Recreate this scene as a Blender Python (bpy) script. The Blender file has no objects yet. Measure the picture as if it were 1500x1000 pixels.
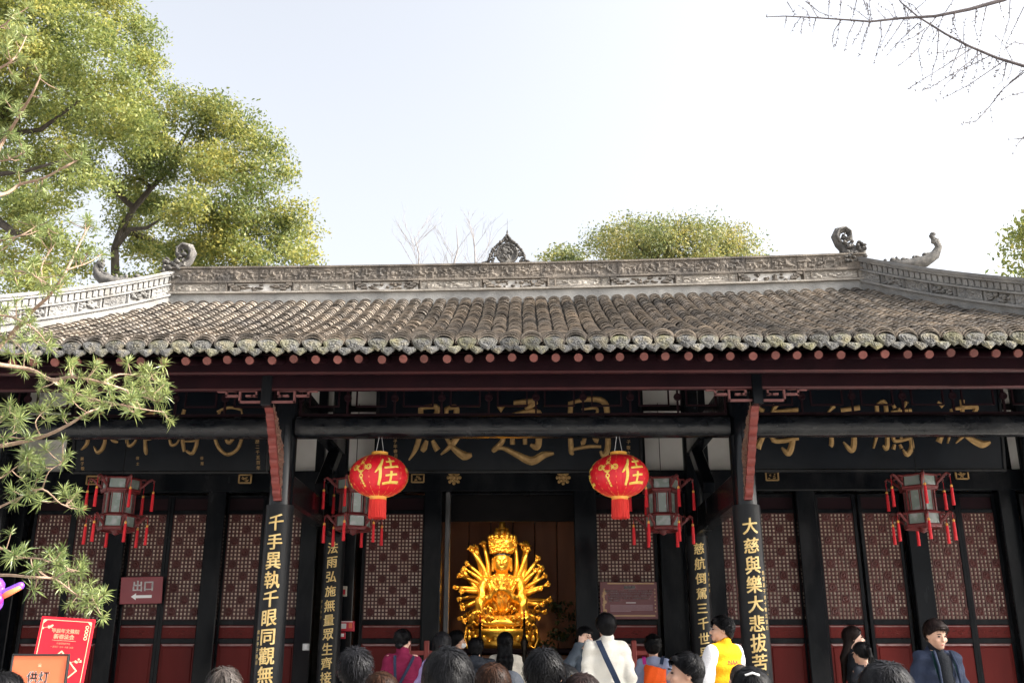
import bpy, bmesh, math, random
import numpy as np
from mathutils import Vector, Matrix, noise
R = math.radians
random.seed(7); rng = np.random.default_rng(7)
SC = bpy.context.scene
COL = SC.collection

# ------------------------------------------------------------------ camera
F_PX, CX, CY = 1458.0, 750.0, 500.0
CAM = Vector((0.15, -11.0, 1.65)); PITCH = R(18.0); YAW = R(0.8)
cam_data = bpy.data.cameras.new('camera'); cam = bpy.data.objects.new('camera', cam_data)
COL.objects.link(cam); SC.camera = cam
cam_data.sensor_width = 36.0; cam_data.lens = 36.0 * F_PX / 1500.0
cam_data.clip_start = 0.05; cam_data.clip_end = 2000.0
cam.location = CAM; cam.rotation_euler = (math.pi / 2 + PITCH, 0, YAW)
_rot = cam.rotation_euler.to_matrix()
def ray(px, py):
    return _rot @ Vector(((px - CX) / F_PX, (CY - py) / F_PX, -1.0))
def at(px, py, Y):
    """photo pixel -> point on the upright plane at depth Y"""
    d = ray(px, py); t = (Y - CAM.y) / d.y
    return CAM + d * t

# ------------------------------------------------------------------ light
SUN_DIR = Vector((0.80, -0.16, 0.60)).normalized()      # towards the sun
w = bpy.data.worlds.new('World'); SC.world = w; w.use_nodes = True
nt = w.node_tree; bg = nt.nodes['Background']
sky = nt.nodes.new('ShaderNodeTexSky'); sky.sky_type = 'NISHITA'; sky.sun_disc = False
sky.sun_elevation = math.asin(SUN_DIR.z); sky.sun_rotation = math.atan2(SUN_DIR.x, SUN_DIR.y)
sky.air_density = 1.0; sky.dust_density = 8.0; sky.ozone_density = 1.0; sky.altitude = 0
hz = nt.nodes.new('ShaderNodeHueSaturation'); hz.inputs['Saturation'].default_value = 0.30      # thin white winter haze
nt.links.new(sky.outputs[0], hz.inputs['Color']); nt.links.new(hz.outputs[0], bg.inputs[0]); bg.inputs[1].default_value = 0.15
sun_d = bpy.data.lights.new('sun', 'SUN'); sun_d.energy = 2.6; sun_d.angle = R(1.0); sun_d.color = (1.0, 0.93, 0.82)
sun = bpy.data.objects.new('sun', sun_d); COL.objects.link(sun)
sun.rotation_euler = (-SUN_DIR).to_track_quat('-Z', 'Y').to_euler(); sun.location = (20, -8, 20)
SC.view_settings.view_transform = 'Standard'; SC.view_settings.look = 'None'
SC.view_settings.exposure = 1.62; SC.view_settings.gamma = 1.0
SC.render.engine = 'CYCLES'
SC.cycles.max_bounces = 6; SC.cycles.diffuse_bounces = 3; SC.cycles.glossy_bounces = 3
SC.cycles.transparent_max_bounces = 8; SC.cycles.use_denoising = True

# ------------------------------------------------------------------ materials
MATS = {}
def pbr(name, cols, rough=0.6, metal=0.0, scale=6.0, detail=4.0, bump=0.0, bscale=40.0, island=0.0, spec=0.5,
        stretch=(1, 1, 1), objrand=0.0, stain=None, stain_scale=1.5, stain_amt=0.5, trans=0.0, emit=None, coat=0.0, rvar=0.0):
    """noise-mixed colour + fine relief; cols: one or two linear colours"""
    if name in MATS: return MATS[name]
    m = bpy.data.materials.new(name); m.use_nodes = True; MATS[name] = m
    t = m.node_tree; N = t.nodes; L = t.links
    b = N['Principled BSDF']
    b.inputs['Roughness'].default_value = rough; b.inputs['Metallic'].default_value = metal
    b.inputs['Specular IOR Level'].default_value = spec
    if coat: b.inputs['Coat Weight'].default_value = coat; b.inputs['Coat Roughness'].default_value = 0.15
    if trans: b.inputs['Transmission Weight'].default_value = trans
    geo = N.new('ShaderNodeNewGeometry'); mp = N.new('ShaderNodeMapping'); mp.inputs['Scale'].default_value = stretch
    L.new(geo.outputs['Position'], mp.inputs[0])
    c = None
    if len(cols) > 1:
        n = N.new('ShaderNodeTexNoise'); n.inputs['Scale'].default_value = scale; n.inputs['Detail'].default_value = detail
        L.new(mp.outputs[0], n.inputs[0])
        r = N.new('ShaderNodeValToRGB'); L.new(n.outputs[0], r.inputs[0])
        e = r.color_ramp.elements
        e[0].position = 0.32; e[0].color = (*cols[0], 1); e[1].position = 0.68; e[1].color = (*cols[1], 1)
        for i, cc in enumerate(cols[2:]):
            q = e.new(0.5 + 0.1 * i); q.color = (*cc, 1)
        c = r.outputs[0]
        if rvar:
            mr = N.new('ShaderNodeMapRange'); mr.inputs['To Min'].default_value = max(0.02, rough - rvar); mr.inputs['To Max'].default_value = rough + rvar
            mr.inputs['From Min'].default_value = 0.3; mr.inputs['From Max'].default_value = 0.7
            L.new(n.outputs[0], mr.inputs[0]); L.new(mr.outputs[0], b.inputs['Roughness'])
    else:
        rgb = N.new('ShaderNodeRGB'); rgb.outputs[0].default_value = (*cols[0], 1); c = rgb.outputs[0]
    if stain:
        n2 = N.new('ShaderNodeTexNoise'); n2.inputs['Scale'].default_value = stain_scale; n2.inputs['Detail'].default_value = 6
        n2.inputs['Roughness'].default_value = 0.7; L.new(mp.outputs[0], n2.inputs[0])
        r2 = N.new('ShaderNodeValToRGB'); L.new(n2.outputs[0], r2.inputs[0])
        r2.color_ramp.elements[0].position = 0.48; r2.color_ramp.elements[0].color = (0, 0, 0, 1)
        r2.color_ramp.elements[1].position = 0.66; r2.color_ramp.elements[1].color = (stain_amt,) * 3 + (1,)
        mx = N.new('ShaderNodeMix'); mx.data_type = 'RGBA'; L.new(r2.outputs[0], mx.inputs[0]); L.new(c, mx.inputs[6])
        mx.inputs[7].default_value = (*stain, 1); c = mx.outputs[2]
    if island or objrand:
        hs = N.new('ShaderNodeHueSaturation'); L.new(c, hs.inputs['Color'])
        mr = N.new('ShaderNodeMapRange'); amt = island or objrand
        mr.inputs['To Min'].default_value = 1 - amt; mr.inputs['To Max'].default_value = 1 + amt
        if island and objrand:
            oi = N.new('ShaderNodeObjectInfo'); ad = N.new('ShaderNodeMath'); ad.operation = 'ADD'
            fr = N.new('ShaderNodeMath'); fr.operation = 'FRACT'
            L.new(geo.outputs['Random Per Island'], ad.inputs[0]); L.new(oi.outputs['Random'], ad.inputs[1])
            L.new(ad.outputs[0], fr.inputs[0]); L.new(fr.outputs[0], mr.inputs[0])
        elif island: L.new(geo.outputs['Random Per Island'], mr.inputs[0])
        else:
            oi = N.new('ShaderNodeObjectInfo'); L.new(oi.outputs['Random'], mr.inputs[0])
        L.new(mr.outputs[0], hs.inputs['Value']); c = hs.outputs[0]
    L.new(c, b.inputs['Base Color'])
    if bump:
        n3 = N.new('ShaderNodeTexNoise'); n3.inputs['Scale'].default_value = bscale; n3.inputs['Detail'].default_value = 5
        L.new(mp.outputs[0], n3.inputs[0])
        bp = N.new('ShaderNodeBump'); bp.inputs['Strength'].default_value = bump; bp.inputs['Distance'].default_value = 0.02
        L.new(n3.outputs[0], bp.inputs['Height']); L.new(bp.outputs[0], b.inputs['Normal'])
    if emit:
        b.inputs['Emission Color'].default_value = (*emit[0], 1); b.inputs['Emission Strength'].default_value = emit[1]
    return m
def leafmat(name, ramp, rough=0.5, translucent=0.35):
    m = bpy.data.materials.new(name); m.use_nodes = True; t = m.node_tree; N = t.nodes; L = t.links
    b = N['Principled BSDF']; b.inputs['Roughness'].default_value = rough
    geo = N.new('ShaderNodeNewGeometry'); r = N.new('ShaderNodeValToRGB')
    n = N.new('ShaderNodeTexNoise'); n.inputs['Scale'].default_value = 0.55; n.inputs['Detail'].default_value = 2
    L.new(geo.outputs['Position'], n.inputs[0])
    ad = N.new('ShaderNodeMath'); ad.operation = 'MULTIPLY_ADD'; ad.inputs[1].default_value = 0.55
    sb = N.new('ShaderNodeMath'); sb.operation = 'MULTIPLY_ADD'; sb.inputs[1].default_value = 1.3; sb.inputs[2].default_value = -0.42
    L.new(n.outputs[0], sb.inputs[0]); L.new(geo.outputs['Random Per Island'], ad.inputs[0]); L.new(sb.outputs[0], ad.inputs[2])
    L.new(ad.outputs[0], r.inputs[0])
    e = r.color_ramp.elements; e[0].color = (*ramp[0], 1); e[1].color = (*ramp[-1], 1)
    for i, cc in enumerate(ramp[1:-1]):
        q = e.new((i + 1) / (len(ramp) - 1)); q.color = (*cc, 1)
    L.new(r.outputs[0], b.inputs['Base Color'])
    tr = N.new('ShaderNodeBsdfTranslucent'); L.new(r.outputs[0], tr.inputs[0])
    mx = N.new('ShaderNodeMixShader'); mx.inputs[0].default_value = translucent
    L.new(b.outputs[0], mx.inputs[1]); L.new(tr.outputs[0], mx.inputs[2]); L.new(mx.outputs[0], N['Material Output'].inputs[0])
    MATS[name] = m
    return m

# ------------------------------------------------------------------ mesh helpers
class MB:
    def __init__(s): s.v = []; s.f = []; s.m = []
    def add(s, verts, faces, mi=0):
        o = len(s.v); s.v.extend([tuple(p) for p in verts]); s.f.extend([tuple(i + o for i in f) for f in faces]); s.m.extend([mi] * len(faces)); return s
    def box(s, c, size, rot=None, mi=0, ch=0.0):
        hx, hy, hz = size[0] / 2, size[1] / 2, size[2] / 2
        if ch:
            ch = min(ch, 0.45 * min(size)); bm = bmesh.new(); bmesh.ops.create_cube(bm, size=1.0)
            bmesh.ops.scale(bm, vec=size, verts=bm.verts)
            bmesh.ops.bevel(bm, geom=bm.edges[:], offset=ch, segments=1, affect='EDGES')
            vs = [v.co.copy() for v in bm.verts]; bm.verts.index_update(); fs = [[v.index for v in f.verts] for f in bm.faces]; bm.free()
        else:
            vs = [Vector((x, y, z)) for z in (-hz, hz) for y in (-hy, hy) for x in (-hx, hx)]
            fs = [(0, 2, 3, 1), (4, 5, 7, 6), (0, 1, 5, 4), (2, 6, 7, 3), (0, 4, 6, 2), (1, 3, 7, 5)]
        if rot is not None: vs = [rot @ v for v in vs]
        c = Vector(c); return s.add([v + c for v in vs], fs, mi)
    def tube(s, pts, rad, n=8, caps=True, mi=0, flat=1.0):
        pts = [Vector(p) for p in pts]; k = len(pts)
        if not hasattr(rad, '__len__'): rad = [rad] * k
        vs = []; up = None
        for i in range(k):
            d = (pts[min(i + 1, k - 1)] - pts[max(i - 1, 0)]).normalized()
            if up is None: up = Vector((0, 0, 1)) if abs(d.z) < 0.9 else Vector((0, 1, 0))
            a = d.cross(up)
            if a.length < 1e-4: a = d.cross(Vector((1, 0, 0)))
            a.normalize(); b = a.cross(d).normalized(); up = b
            for j in range(n):
                t = 2 * math.pi * j / n
                vs.append(pts[i] + a * (math.cos(t) * rad[i]) + b * (math.sin(t) * rad[i] * flat))
        fs = [(i * n + j, i * n + (j + 1) % n, (i + 1) * n + (j + 1) % n, (i + 1) * n + j) for i in range(k - 1) for j in range(n)]
        if caps: fs += [tuple(range(n))[::-1], tuple((k - 1) * n + j for j in range(n))]
        return s.add(vs, fs, mi)
    def lathe(s, prof, c=(0, 0, 0), n=16, mi=0, rot=None):
        c = Vector(c); vs = []
        for r, z in prof:
            for j in range(n):
                t = 2 * math.pi * j / n; p = Vector((r * math.cos(t), r * math.sin(t), z))
                vs.append((rot @ p if rot is not None else p) + c)
        k = len(prof)
        fs = [(i * n + j, i * n + (j + 1) % n, (i + 1) * n + (j + 1) % n, (i + 1) * n + j) for i in range(k - 1) for j in range(n)]
        fs += [tuple(range(n))[::-1], tuple((k - 1) * n + j for j in range(n))]
        return s.add(vs, fs, mi)
    def prism(s, poly, y0, y1, mi=0, tf=None):
        """polygon in x,z extruded along y"""
        n = len(poly); vs = [Vector((x, y0, z)) for x, z in poly] + [Vector((x, y1, z)) for x, z in poly]
        if tf: vs = [tf(v) for v in vs]
        fs = [tuple(range(n)), tuple(range(2 * n - 1, n - 1, -1))] + [(i, i + n, (i + 1) % n + n, (i + 1) % n) for i in range(n)]
        return s.add(vs, fs, mi)
    def sphere(s, c, r, n=10, m=6, mi=0):
        if not hasattr(r, '__len__'): r = (r, r, r)
        vs = [(c[0], c[1], c[2] - r[2])]
        for i in range(1, m):
            a = math.pi * i / m
            for j in range(n):
                t = 2 * math.pi * j / n
                vs.append((c[0] + r[0] * math.sin(a) * math.cos(t), c[1] + r[1] * math.sin(a) * math.sin(t), c[2] - r[2] * math.cos(a)))
        vs.append((c[0], c[1], c[2] + r[2])); top = len(vs) - 1
        fs = [(0, 1 + (j + 1) % n, 1 + j) for j in range(n)]
        fs += [(1 + i * n + j, 1 + i * n + (j + 1) % n, 1 + (i + 1) * n + (j + 1) % n, 1 + (i + 1) * n + j) for i in range(m - 2) for j in range(n)]
        fs += [(1 + (m - 2) * n + j, 1 + (m - 2) * n + (j + 1) % n, top) for j in range(n)]
        return s.add(vs, fs, mi)
    def grid(s, fn, nu, nv, mi=0):
        vs = [fn(i / nu, j / nv) for j in range(nv + 1) for i in range(nu + 1)]
        fs = [(j * (nu + 1) + i, j * (nu + 1) + i + 1, (j + 1) * (nu + 1) + i + 1, (j + 1) * (nu + 1) + i) for j in range(nv) for i in range(nu)]
        return s.add(vs, fs, mi)
    def mesh(s, name, mats, smooth=False):
        me = bpy.data.meshes.new(name); me.from_pydata(s.v, [], s.f)
        for m in (mats if isinstance(mats, (list, tuple)) else [mats]): me.materials.append(m)
        if any(s.m): me.polygons.foreach_set('material_index', s.m)
        if smooth: me.polygons.foreach_set('use_smooth', [True] * len(s.f))
        me.update(); return me
    def build(s, name, mats, parent=None, smooth=False, loc=None, kind=None):
        return put(name, s.mesh(name, mats, smooth), parent, loc, kind)
def put(name, me, parent=None, loc=None, kind=None, rot=None):
    o = bpy.data.objects.new(name, me); COL.objects.link(o)
    if parent is not None: o.parent = parent
    if loc is not None: o.location = loc
    if rot is not None: o.rotation_euler = rot
    if kind: o['kind'] = kind
    return o
def thing(name, label, cat, loc=(0, 0, 0), rz=0.0, group=None):
    o = bpy.data.objects.new(name, None); COL.objects.link(o); o.empty_display_size = 0.1
    o.location = loc; o.rotation_euler = (0, 0, rz); o['label'] = label; o['category'] = cat
    if group: o['group'] = group
    return o
def tag(o, label, cat, group=None):
    o['label'] = label; o['category'] = cat
    if group: o['group'] = group
    return o
def copy_tree(o, parent=None):
    c = o.copy(); COL.objects.link(c)
    if parent is not None: c.parent = parent
    for ch in list(o.children): copy_tree(ch, c)
    return c
def smooth_angle(o, ang=40):
    me = o.data; me.polygons.foreach_set('use_smooth', [True] * len(me.polygons))
    try: me.set_sharp_from_angle(angle=R(ang))
    except Exception: pass
    return o
def glyph(text, size=1.0, bold=0.0, extrude=0.0, slices=0):
    """lettering as (verts, faces), centred on the origin, in the x,z plane, facing -y"""
    c = bpy.data.curves.new('lettering', 'FONT'); c.body = text; c.size = size; c.extrude = extrude
    c.resolution_u = 3; c.align_x = 'LEFT'
    o = bpy.data.objects.new('lettering', c); COL.objects.link(o)
    dg = bpy.context.evaluated_depsgraph_get(); me = bpy.data.meshes.new_from_object(o.evaluated_get(dg))
    bm = bmesh.new(); bm.from_mesh(me)
    xs = [v.co.x for v in bm.verts]; ys = [v.co.y for v in bm.verts]
    x0, x1, y0, y1 = min(xs), max(xs), min(ys), max(ys)
    for i in range(1, slices):
        x = x0 + (x1 - x0) * i / slices
        bmesh.ops.bisect_plane(bm, geom=bm.verts[:] + bm.edges[:] + bm.faces[:], plane_co=(x, 0, 0), plane_no=(1, 0, 0))
    bm.verts.index_update()
    vs = [Vector((v.co.x - (x0 + x1) / 2, -v.co.z, v.co.y - (y0 + y1) / 2)) for v in bm.verts]
    fs = [[v.index for v in f.verts] for f in bm.faces]
    bm.free(); bpy.data.objects.remove(o); bpy.data.curves.remove(c); bpy.data.meshes.remove(me)
    if bold:                                               # heavier stroke: shifted layers, each a hair prouder
        V = []; F = []; k = bold * size
        for i, (dx, dz) in enumerate(((0, 0), (-k, k * .5), (k, -k * .5), (-k * .6, -k * .6), (k * .6, k * .6))):
            F += [[a + len(V) for a in f] for f in fs]; V += [v + Vector((dx, -i * .0004, dz)) for v in vs]
        vs, fs = V, F
    return vs, fs

# ------------------------------------------------------------------ organic shapes: distance field + surface nets
class Field:
    def __init__(s, lo, hi, h):
        s.lo = np.array(lo, float); s.h = h
        s.n = np.ceil((np.array(hi) - s.lo) / h).astype(int) + 1
        s.D = np.full(s.n, 1.0, np.float32)
        s.ax = [s.lo[i] + h * np.arange(s.n[i]) for i in range(3)]
    def _sl(s, lo, hi):
        a = np.clip(np.floor((np.array(lo) - s.lo) / s.h).astype(int), 0, s.n); b = np.clip(np.ceil((np.array(hi) - s.lo) / s.h).astype(int) + 1, 0, s.n)
        sl = tuple(slice(a[i], b[i]) for i in range(3))
        if any(a[i] >= b[i] for i in range(3)): return None, None, None, None
        return sl, s.ax[0][sl[0]][:, None, None], s.ax[1][sl[1]][None, :, None], s.ax[2][sl[2]][None, None, :]
    def _mix(s, sl, d, k, sub=False):
        a = s.D[sl]
        if sub: a, d = -a, d
        h = np.clip(0.5 + 0.5 * (a - d) / k, 0, 1)
        r = a * (1 - h) + d * h - k * h * (1 - h)
        s.D[sl] = -r if sub else r
    def cap(s, a, b, r1, r2=None, k=0.03, sub=False):
        r2 = r1 if r2 is None else r2; a = np.array(a, float); b = np.array(b, float); m = max(r1, r2) + k * 2 + 0.03
        sl, X, Y, Z = s._sl(np.minimum(a, b) - m, np.maximum(a, b) + m)
        if sl is None: return
        ba = b - a; L = max(ba @ ba, 1e-9)
        t = np.clip(((X - a[0]) * ba[0] + (Y - a[1]) * ba[1] + (Z - a[2]) * ba[2]) / L, 0, 1)
        d = np.sqrt((X - a[0] - t * ba[0]) ** 2 + (Y - a[1] - t * ba[1]) ** 2 + (Z - a[2] - t * ba[2]) ** 2) - (r1 + (r2 - r1) * t)
        s._mix(sl, d, k, sub)
    def ell(s, c, r, k=0.03, sub=False, rz=0.0):
        c = np.array(c, float); r = np.array(r, float); m = (max(r) if rz else r) + k * 2 + 0.03
        sl, X, Y, Z = s._sl(c - m, c + m)
        if sl is None: return
        x = X - c[0]; y = Y - c[1]; z = Z - c[2]
        if rz: x, y = x * math.cos(rz) + y * math.sin(rz), -x * math.sin(rz) + y * math.cos(rz)
        k0 = np.sqrt((x / r[0]) ** 2 + (y / r[1]) ** 2 + (z / r[2]) ** 2); k1 = np.sqrt((x / r[0] ** 2) ** 2 + (y / r[1] ** 2) ** 2 + (z / r[2] ** 2) ** 2) + 1e-6
        s._mix(sl, k0 * (k0 - 1.0) / k1, k, sub)
    def cut(s, fn):
        """keep where fn(X,Y,Z) < 0"""
        s.D = np.maximum(s.D, fn(s.ax[0][:, None, None], s.ax[1][None, :, None], s.ax[2][None, None, :]).astype(np.float32))
    def disp(s, fn):
        s.D = s.D + fn(s.ax[0][:, None, None], s.ax[1][None, :, None], s.ax[2][None, None, :]).astype(np.float32)
    def net(s):
        D = s.D.copy()
        for i in range(3):
            sl = [slice(None)] * 3; sl[i] = 0; D[tuple(sl)] = np.maximum(D[tuple(sl)], 0.01); sl[i] = -1; D[tuple(sl)] = np.maximum(D[tuple(sl)], 0.01)
        ins = D < 0; nx, ny, nz = D.shape
        acc = np.zeros((nx - 1, ny - 1, nz - 1, 3), np.float32); cnt = np.zeros((nx - 1, ny - 1, nz - 1), np.float32)
        for ax in range(3):
            o = [i for i in range(3) if i != ax]
            for p in (0, 1):
                for q in (0, 1):
                    sa = [None] * 3; sb = [None] * 3
                    sa[ax] = slice(0, -1); sb[ax] = slice(1, None)
                    for oo, v in zip(o, (p, q)):
                        sl = slice(v, D.shape[oo] - 1 + v); sa[oo] = sl; sb[oo] = sl
                    da = D[tuple(sa)]; db = D[tuple(sb)]; m = (da < 0) != (db < 0)
                    t = np.where(m, da / np.where(m, da - db, 1), 0)
                    acc[..., ax] += np.where(m, t, 0); acc[..., o[0]] += np.where(m, p, 0); acc[..., o[1]] += np.where(m, q, 0); cnt += m
        act = cnt > 0; idx = np.full(act.shape, -1, int); idx[act] = np.arange(act.sum())
        base = np.argwhere(act); P = s.lo + (base + acc[act] / cnt[act][:, None]) * s.h
        faces = []
        for ax in range(3):
            o = [i for i in range(3) if i != ax]
            sa = [slice(1, -1)] * 3; sb = [slice(1, -1)] * 3; sa[ax] = slice(0, -1); sb[ax] = slice(1, None)
            A = ins[tuple(sa)]; B = ins[tuple(sb)]; e = np.argwhere(A != B)
            flip = A[tuple(e.T)]
            off = np.zeros(3, int); off[o[0]] = 1; off[o[1]] = 1; e = e + off
            q = []
            for p, r in ((0, 0), (1, 0), (1, 1), (0, 1)):
                c = e.copy(); c[:, o[0]] -= p; c[:, o[1]] -= r; q.append(idx[tuple(c.T)])
            q = np.stack(q, 1)
            if ax == 1: flip = ~flip
            q[~flip] = q[~flip][:, ::-1]
            faces.append(q)
        return P, np.concatenate(faces)
    def mesh(s, name, mats, smooth=True, xf=None):
        P, Fc = s.net()
        if xf is not None: P = xf(P)
        me = bpy.data.meshes.new(name); me.from_pydata(P.tolist(), [], Fc.tolist())
        for m in (mats if isinstance(mats, (list, tuple)) else [mats]): me.materials.append(m)
        if smooth: me.polygons.foreach_set('use_smooth', [True] * len(me.polygons))
        me.update(); return me
# ------------------------------------------------------------------ palette
M_lacq = pbr('black_lacquer', [(0.0035, 0.0045, 0.0065), (0.007, 0.0085, 0.011)], rough=0.2, spec=.16, scale=3, bump=0.10, bscale=9, rvar=0.08, stretch=(1, 1, .35), stain=(.022, .022, .024), stain_scale=3.5, stain_amt=.5)
M_beam = pbr('beam_lacquer', [(0.004, 0.005, 0.0075), (0.010, 0.012, 0.015)], rough=0.2, spec=.32, scale=5, bump=0.35, bscale=14, rvar=0.1, stretch=(.5, 1, 1), stain=(.03, .03, .032), stain_scale=5, stain_amt=.5)
M_maroon = pbr('maroon_paint', [(0.030, 0.007, 0.009), (0.045, 0.010, 0.011)], rough=0.42, spec=.2, scale=4, bump=0.15, bscale=30)
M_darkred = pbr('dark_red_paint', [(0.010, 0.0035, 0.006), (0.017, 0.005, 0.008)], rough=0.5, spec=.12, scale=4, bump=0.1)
M_fret = pbr('fret_red_paint', [(0.17, 0.065, 0.065), (0.23, 0.095, 0.092)], rough=0.5, scale=8)
M_carve = pbr('carved_red_paint', [(0.14, 0.024, 0.02), (0.22, 0.045, 0.036)], rough=0.5, scale=9, bump=0.2, bscale=60)
M_carve_fine = pbr('carved_red_gilt', [(0.10, 0.018, 0.014), (0.26, 0.07, 0.05), (0.3, 0.2, 0.15)], rough=0.5, scale=28, bump=0.9, bscale=45)
M_rafter = pbr('rafter_red', [(0.15, 0.045, 0.038), (0.22, 0.075, 0.062)], rough=0.7, scale=8, objrand=0.3)
M_column = pbr('column_lacquer', [(0.0035, 0.0045, 0.0065), (0.007, 0.0085, 0.011)], rough=0.16, spec=.42, scale=3, bump=0.04, bscale=7, rvar=0.05, stretch=(1, 1, .35))
M_pale_edge = pbr('pale_edge', [(.24, .13, .13), (.40, .28, .27)], rough=.6, scale=9)  # pale pinkish strip along the top bevels of the door panels
M_plaster = pbr('white_plaster', [(0.62, 0.60, 0.57), (0.74, 0.72, 0.70)], rough=0.85, scale=2, bump=0.1)
M_panel = pbr('door_red', [(0.095, 0.009, 0.008), (0.13, 0.014, 0.012)], rough=0.42, spec=.14, scale=3, bump=0.08, bscale=25, stretch=(1, 1, .3))
M_panel_carved = pbr('door_red_carved', [(0.07, 0.009, 0.008), (0.14, 0.022, 0.018)], rough=0.45, spec=.2, scale=20, bump=0.8, bscale=38)
M_lattice = pbr('lattice_red', [(0.055, 0.010, 0.009), (0.085, 0.016, 0.013)], rough=0.5, scale=20)
M_paper = pbr('window_paper', [(0.66, 0.54, 0.43), (0.88, 0.78, 0.66)], rough=0.8, scale=5)
M_gilt = pbr('gilt', [(0.55, 0.33, 0.10), (0.75, 0.50, 0.19)], rough=0.42, metal=0.55, scale=25, bump=0.2, bscale=80)
M_giltdull = pbr('gilt_dull', [(0.28, 0.17, 0.065), (0.46, 0.295, 0.12)], rough=0.5, metal=0.35, scale=14, bump=0.2, bscale=50)
M_tile = pbr('roof_tile', [(0.115, 0.10, 0.085), (0.245, 0.20, 0.155), (0.18, 0.152, 0.124)], rough=0.88, scale=1.6, detail=6, bump=0.5, bscale=45, island=0.42, objrand=0.01,
             stain=(0.055, 0.055, 0.058), stain_scale=1.1, stain_amt=0.6)
M_pan = pbr('pan_tile', [(0.05, 0.045, 0.04), (0.09, 0.08, 0.065)], rough=0.95, scale=2, bump=0.4, island=0.25)
M_cap = pbr('eave_tile', [(0.11, 0.105, 0.09), (0.21, 0.185, 0.13), (0.105, 0.105, 0.105)], rough=0.9, scale=7, detail=5, bump=0.8, bscale=55, objrand=0.28,
            stain=(0.19, 0.175, 0.06), stain_scale=3.2, stain_amt=0.55)
M_stone = pbr('carved_stone', [(0.08, 0.07, 0.06), (0.21, 0.18, 0.148), (0.14, 0.12, 0.10)], rough=0.9, scale=3.5, detail=6, bump=0.6, bscale=50,
              stain=(0.05, 0.047, 0.045), stain_scale=2.2, stain_amt=0.75, objrand=0.15)
M_stone_pale = pbr('pale_stone', [(0.22, 0.20, 0.175), (0.40, 0.365, 0.32), (0.31, 0.285, 0.25)], rough=0.9, scale=4, detail=6, bump=0.5, bscale=45,
                   stain=(0.13, 0.12, 0.11), stain_scale=2.6, stain_amt=0.5, objrand=0.1)
M_mortar = pbr('grey_mortar', [(0.20, 0.20, 0.195), (0.33, 0.325, 0.31)], rough=0.92, scale=3, detail=6, bump=0.4, stain=(0.10, 0.10, 0.10), stain_scale=2)
M_hipstone = pbr('hip_stone', [(0.18, 0.18, 0.18), (0.25, 0.245, 0.235), (0.215, 0.212, 0.205)], rough=0.9, scale=4, detail=6, bump=0.4, bscale=45,
                 stain=(0.11, 0.10, 0.085), stain_scale=3.0, stain_amt=0.6, objrand=0.1)
M_paving = pbr('stone_paving', [(0.32, 0.31, 0.29), (0.43, 0.42, 0.40)], rough=0.85, scale=1.5, detail=6, bump=0.3, bscale=20)
M_boards = pbr('interior_boards', [(0.17, 0.062, 0.024), (0.26, 0.10, 0.042)], rough=0.5, scale=3, stretch=(1, 1, .2), bump=0.1)
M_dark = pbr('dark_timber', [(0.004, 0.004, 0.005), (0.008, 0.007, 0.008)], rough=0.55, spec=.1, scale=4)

# ------------------------------------------------------------------ setting
PLAT = 0.40
g = MB(); g.grid(lambda u, v: Vector(((u - .5) * 900, (v - .5) * 900 + 150, 0)), 6, 6)
o = g.build('ground', M_paving); o['kind'] = 'structure'
p = MB(); p.box((0, 6.5, PLAT / 2), (22, 20, PLAT), ch=0.02)
o = p.build('platform', M_paving); o['kind'] = 'structure'
p = MB(); p.box((0, -3.66, 0.13), (7, 0.32, 0.26), ch=0.015); p.box((0, -3.98, 0.065), (7, 0.32, 0.13), ch=0.015)
o = p.build('steps', M_paving); o['kind'] = 'structure'

# ------------------------------------------------------------------ temple hall
hall = thing('temple_hall', 'black and dark red timber temple hall with grey tiled roof and carved stone ridge', 'temple')
YE, YR = -1.8, 5.0
eL, eR = at(87, 510, YE), at(1480, 496, YE)
rL, rR = at(243, 445, YR), at(1268, 424, YR)
XL, XR = rL.x, rR.x
def ze(x): return eL.z + (eR.z - eL.z) * (x - eL.x) / (eR.x - eL.x)
def zr(x):
    u = (x - XL) / (XR - XL); uc = min(max(u, 0), 1)
    return rL.z + (rR.z - rL.z) * u - 0.20 * uc * (1 - uc)
def zs(x, Y):
    u = (Y - YE) / (YR - YE)
    return ze(x) + (zr(x) - ze(x)) * (0.64 * u + 0.36 * u * u)
XC = 9.3                                            # half width at the eave corners
def hipY(x):
    """Y of the hip line above x (front slope ends there)"""
    if XL <= x <= XR: return YR
    e = (XL - x) / (XL + XC) if x < XL else (x - XR) / (XC - XR)
    return YR + (YE - YR) * min(e, 1.0)
SP = 0.2135; NC = int(XC / SP)
roof = MB()                                          # boarding under the tiles, all four slopes
NX = 40
for i in range(NX):
    xa, xb = -XC + 2 * XC * i / NX, -XC + 2 * XC * (i + 1) / NX
    for j in range(8):
        def q(x, t):
            Y = YE + (hipY(x) - YE) * t; return Vector((x, Y, zs(x, Y) - 0.075))
        roof.add([q(xa, j / 8), q(xb, j / 8), q(xb, (j + 1) / 8), q(xa, (j + 1) / 8)], [(0, 1, 2, 3)])
    def qb(x, t):
        Y = YR + (YR - hipY(x)) + 0.0
        yb = 2 * YR - YE; y = yb + (2 * YR - hipY(x) - yb) * t
        return Vector((x, y, zs(x, 2 * YR - y) - 0.075))
    for j in range(4):
        roof.add([qb(xa, j / 4), qb(xb, j / 4), qb(xb, (j + 1) / 4), qb(xa, (j + 1) / 4)], [(3, 2, 1, 0)])
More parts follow.
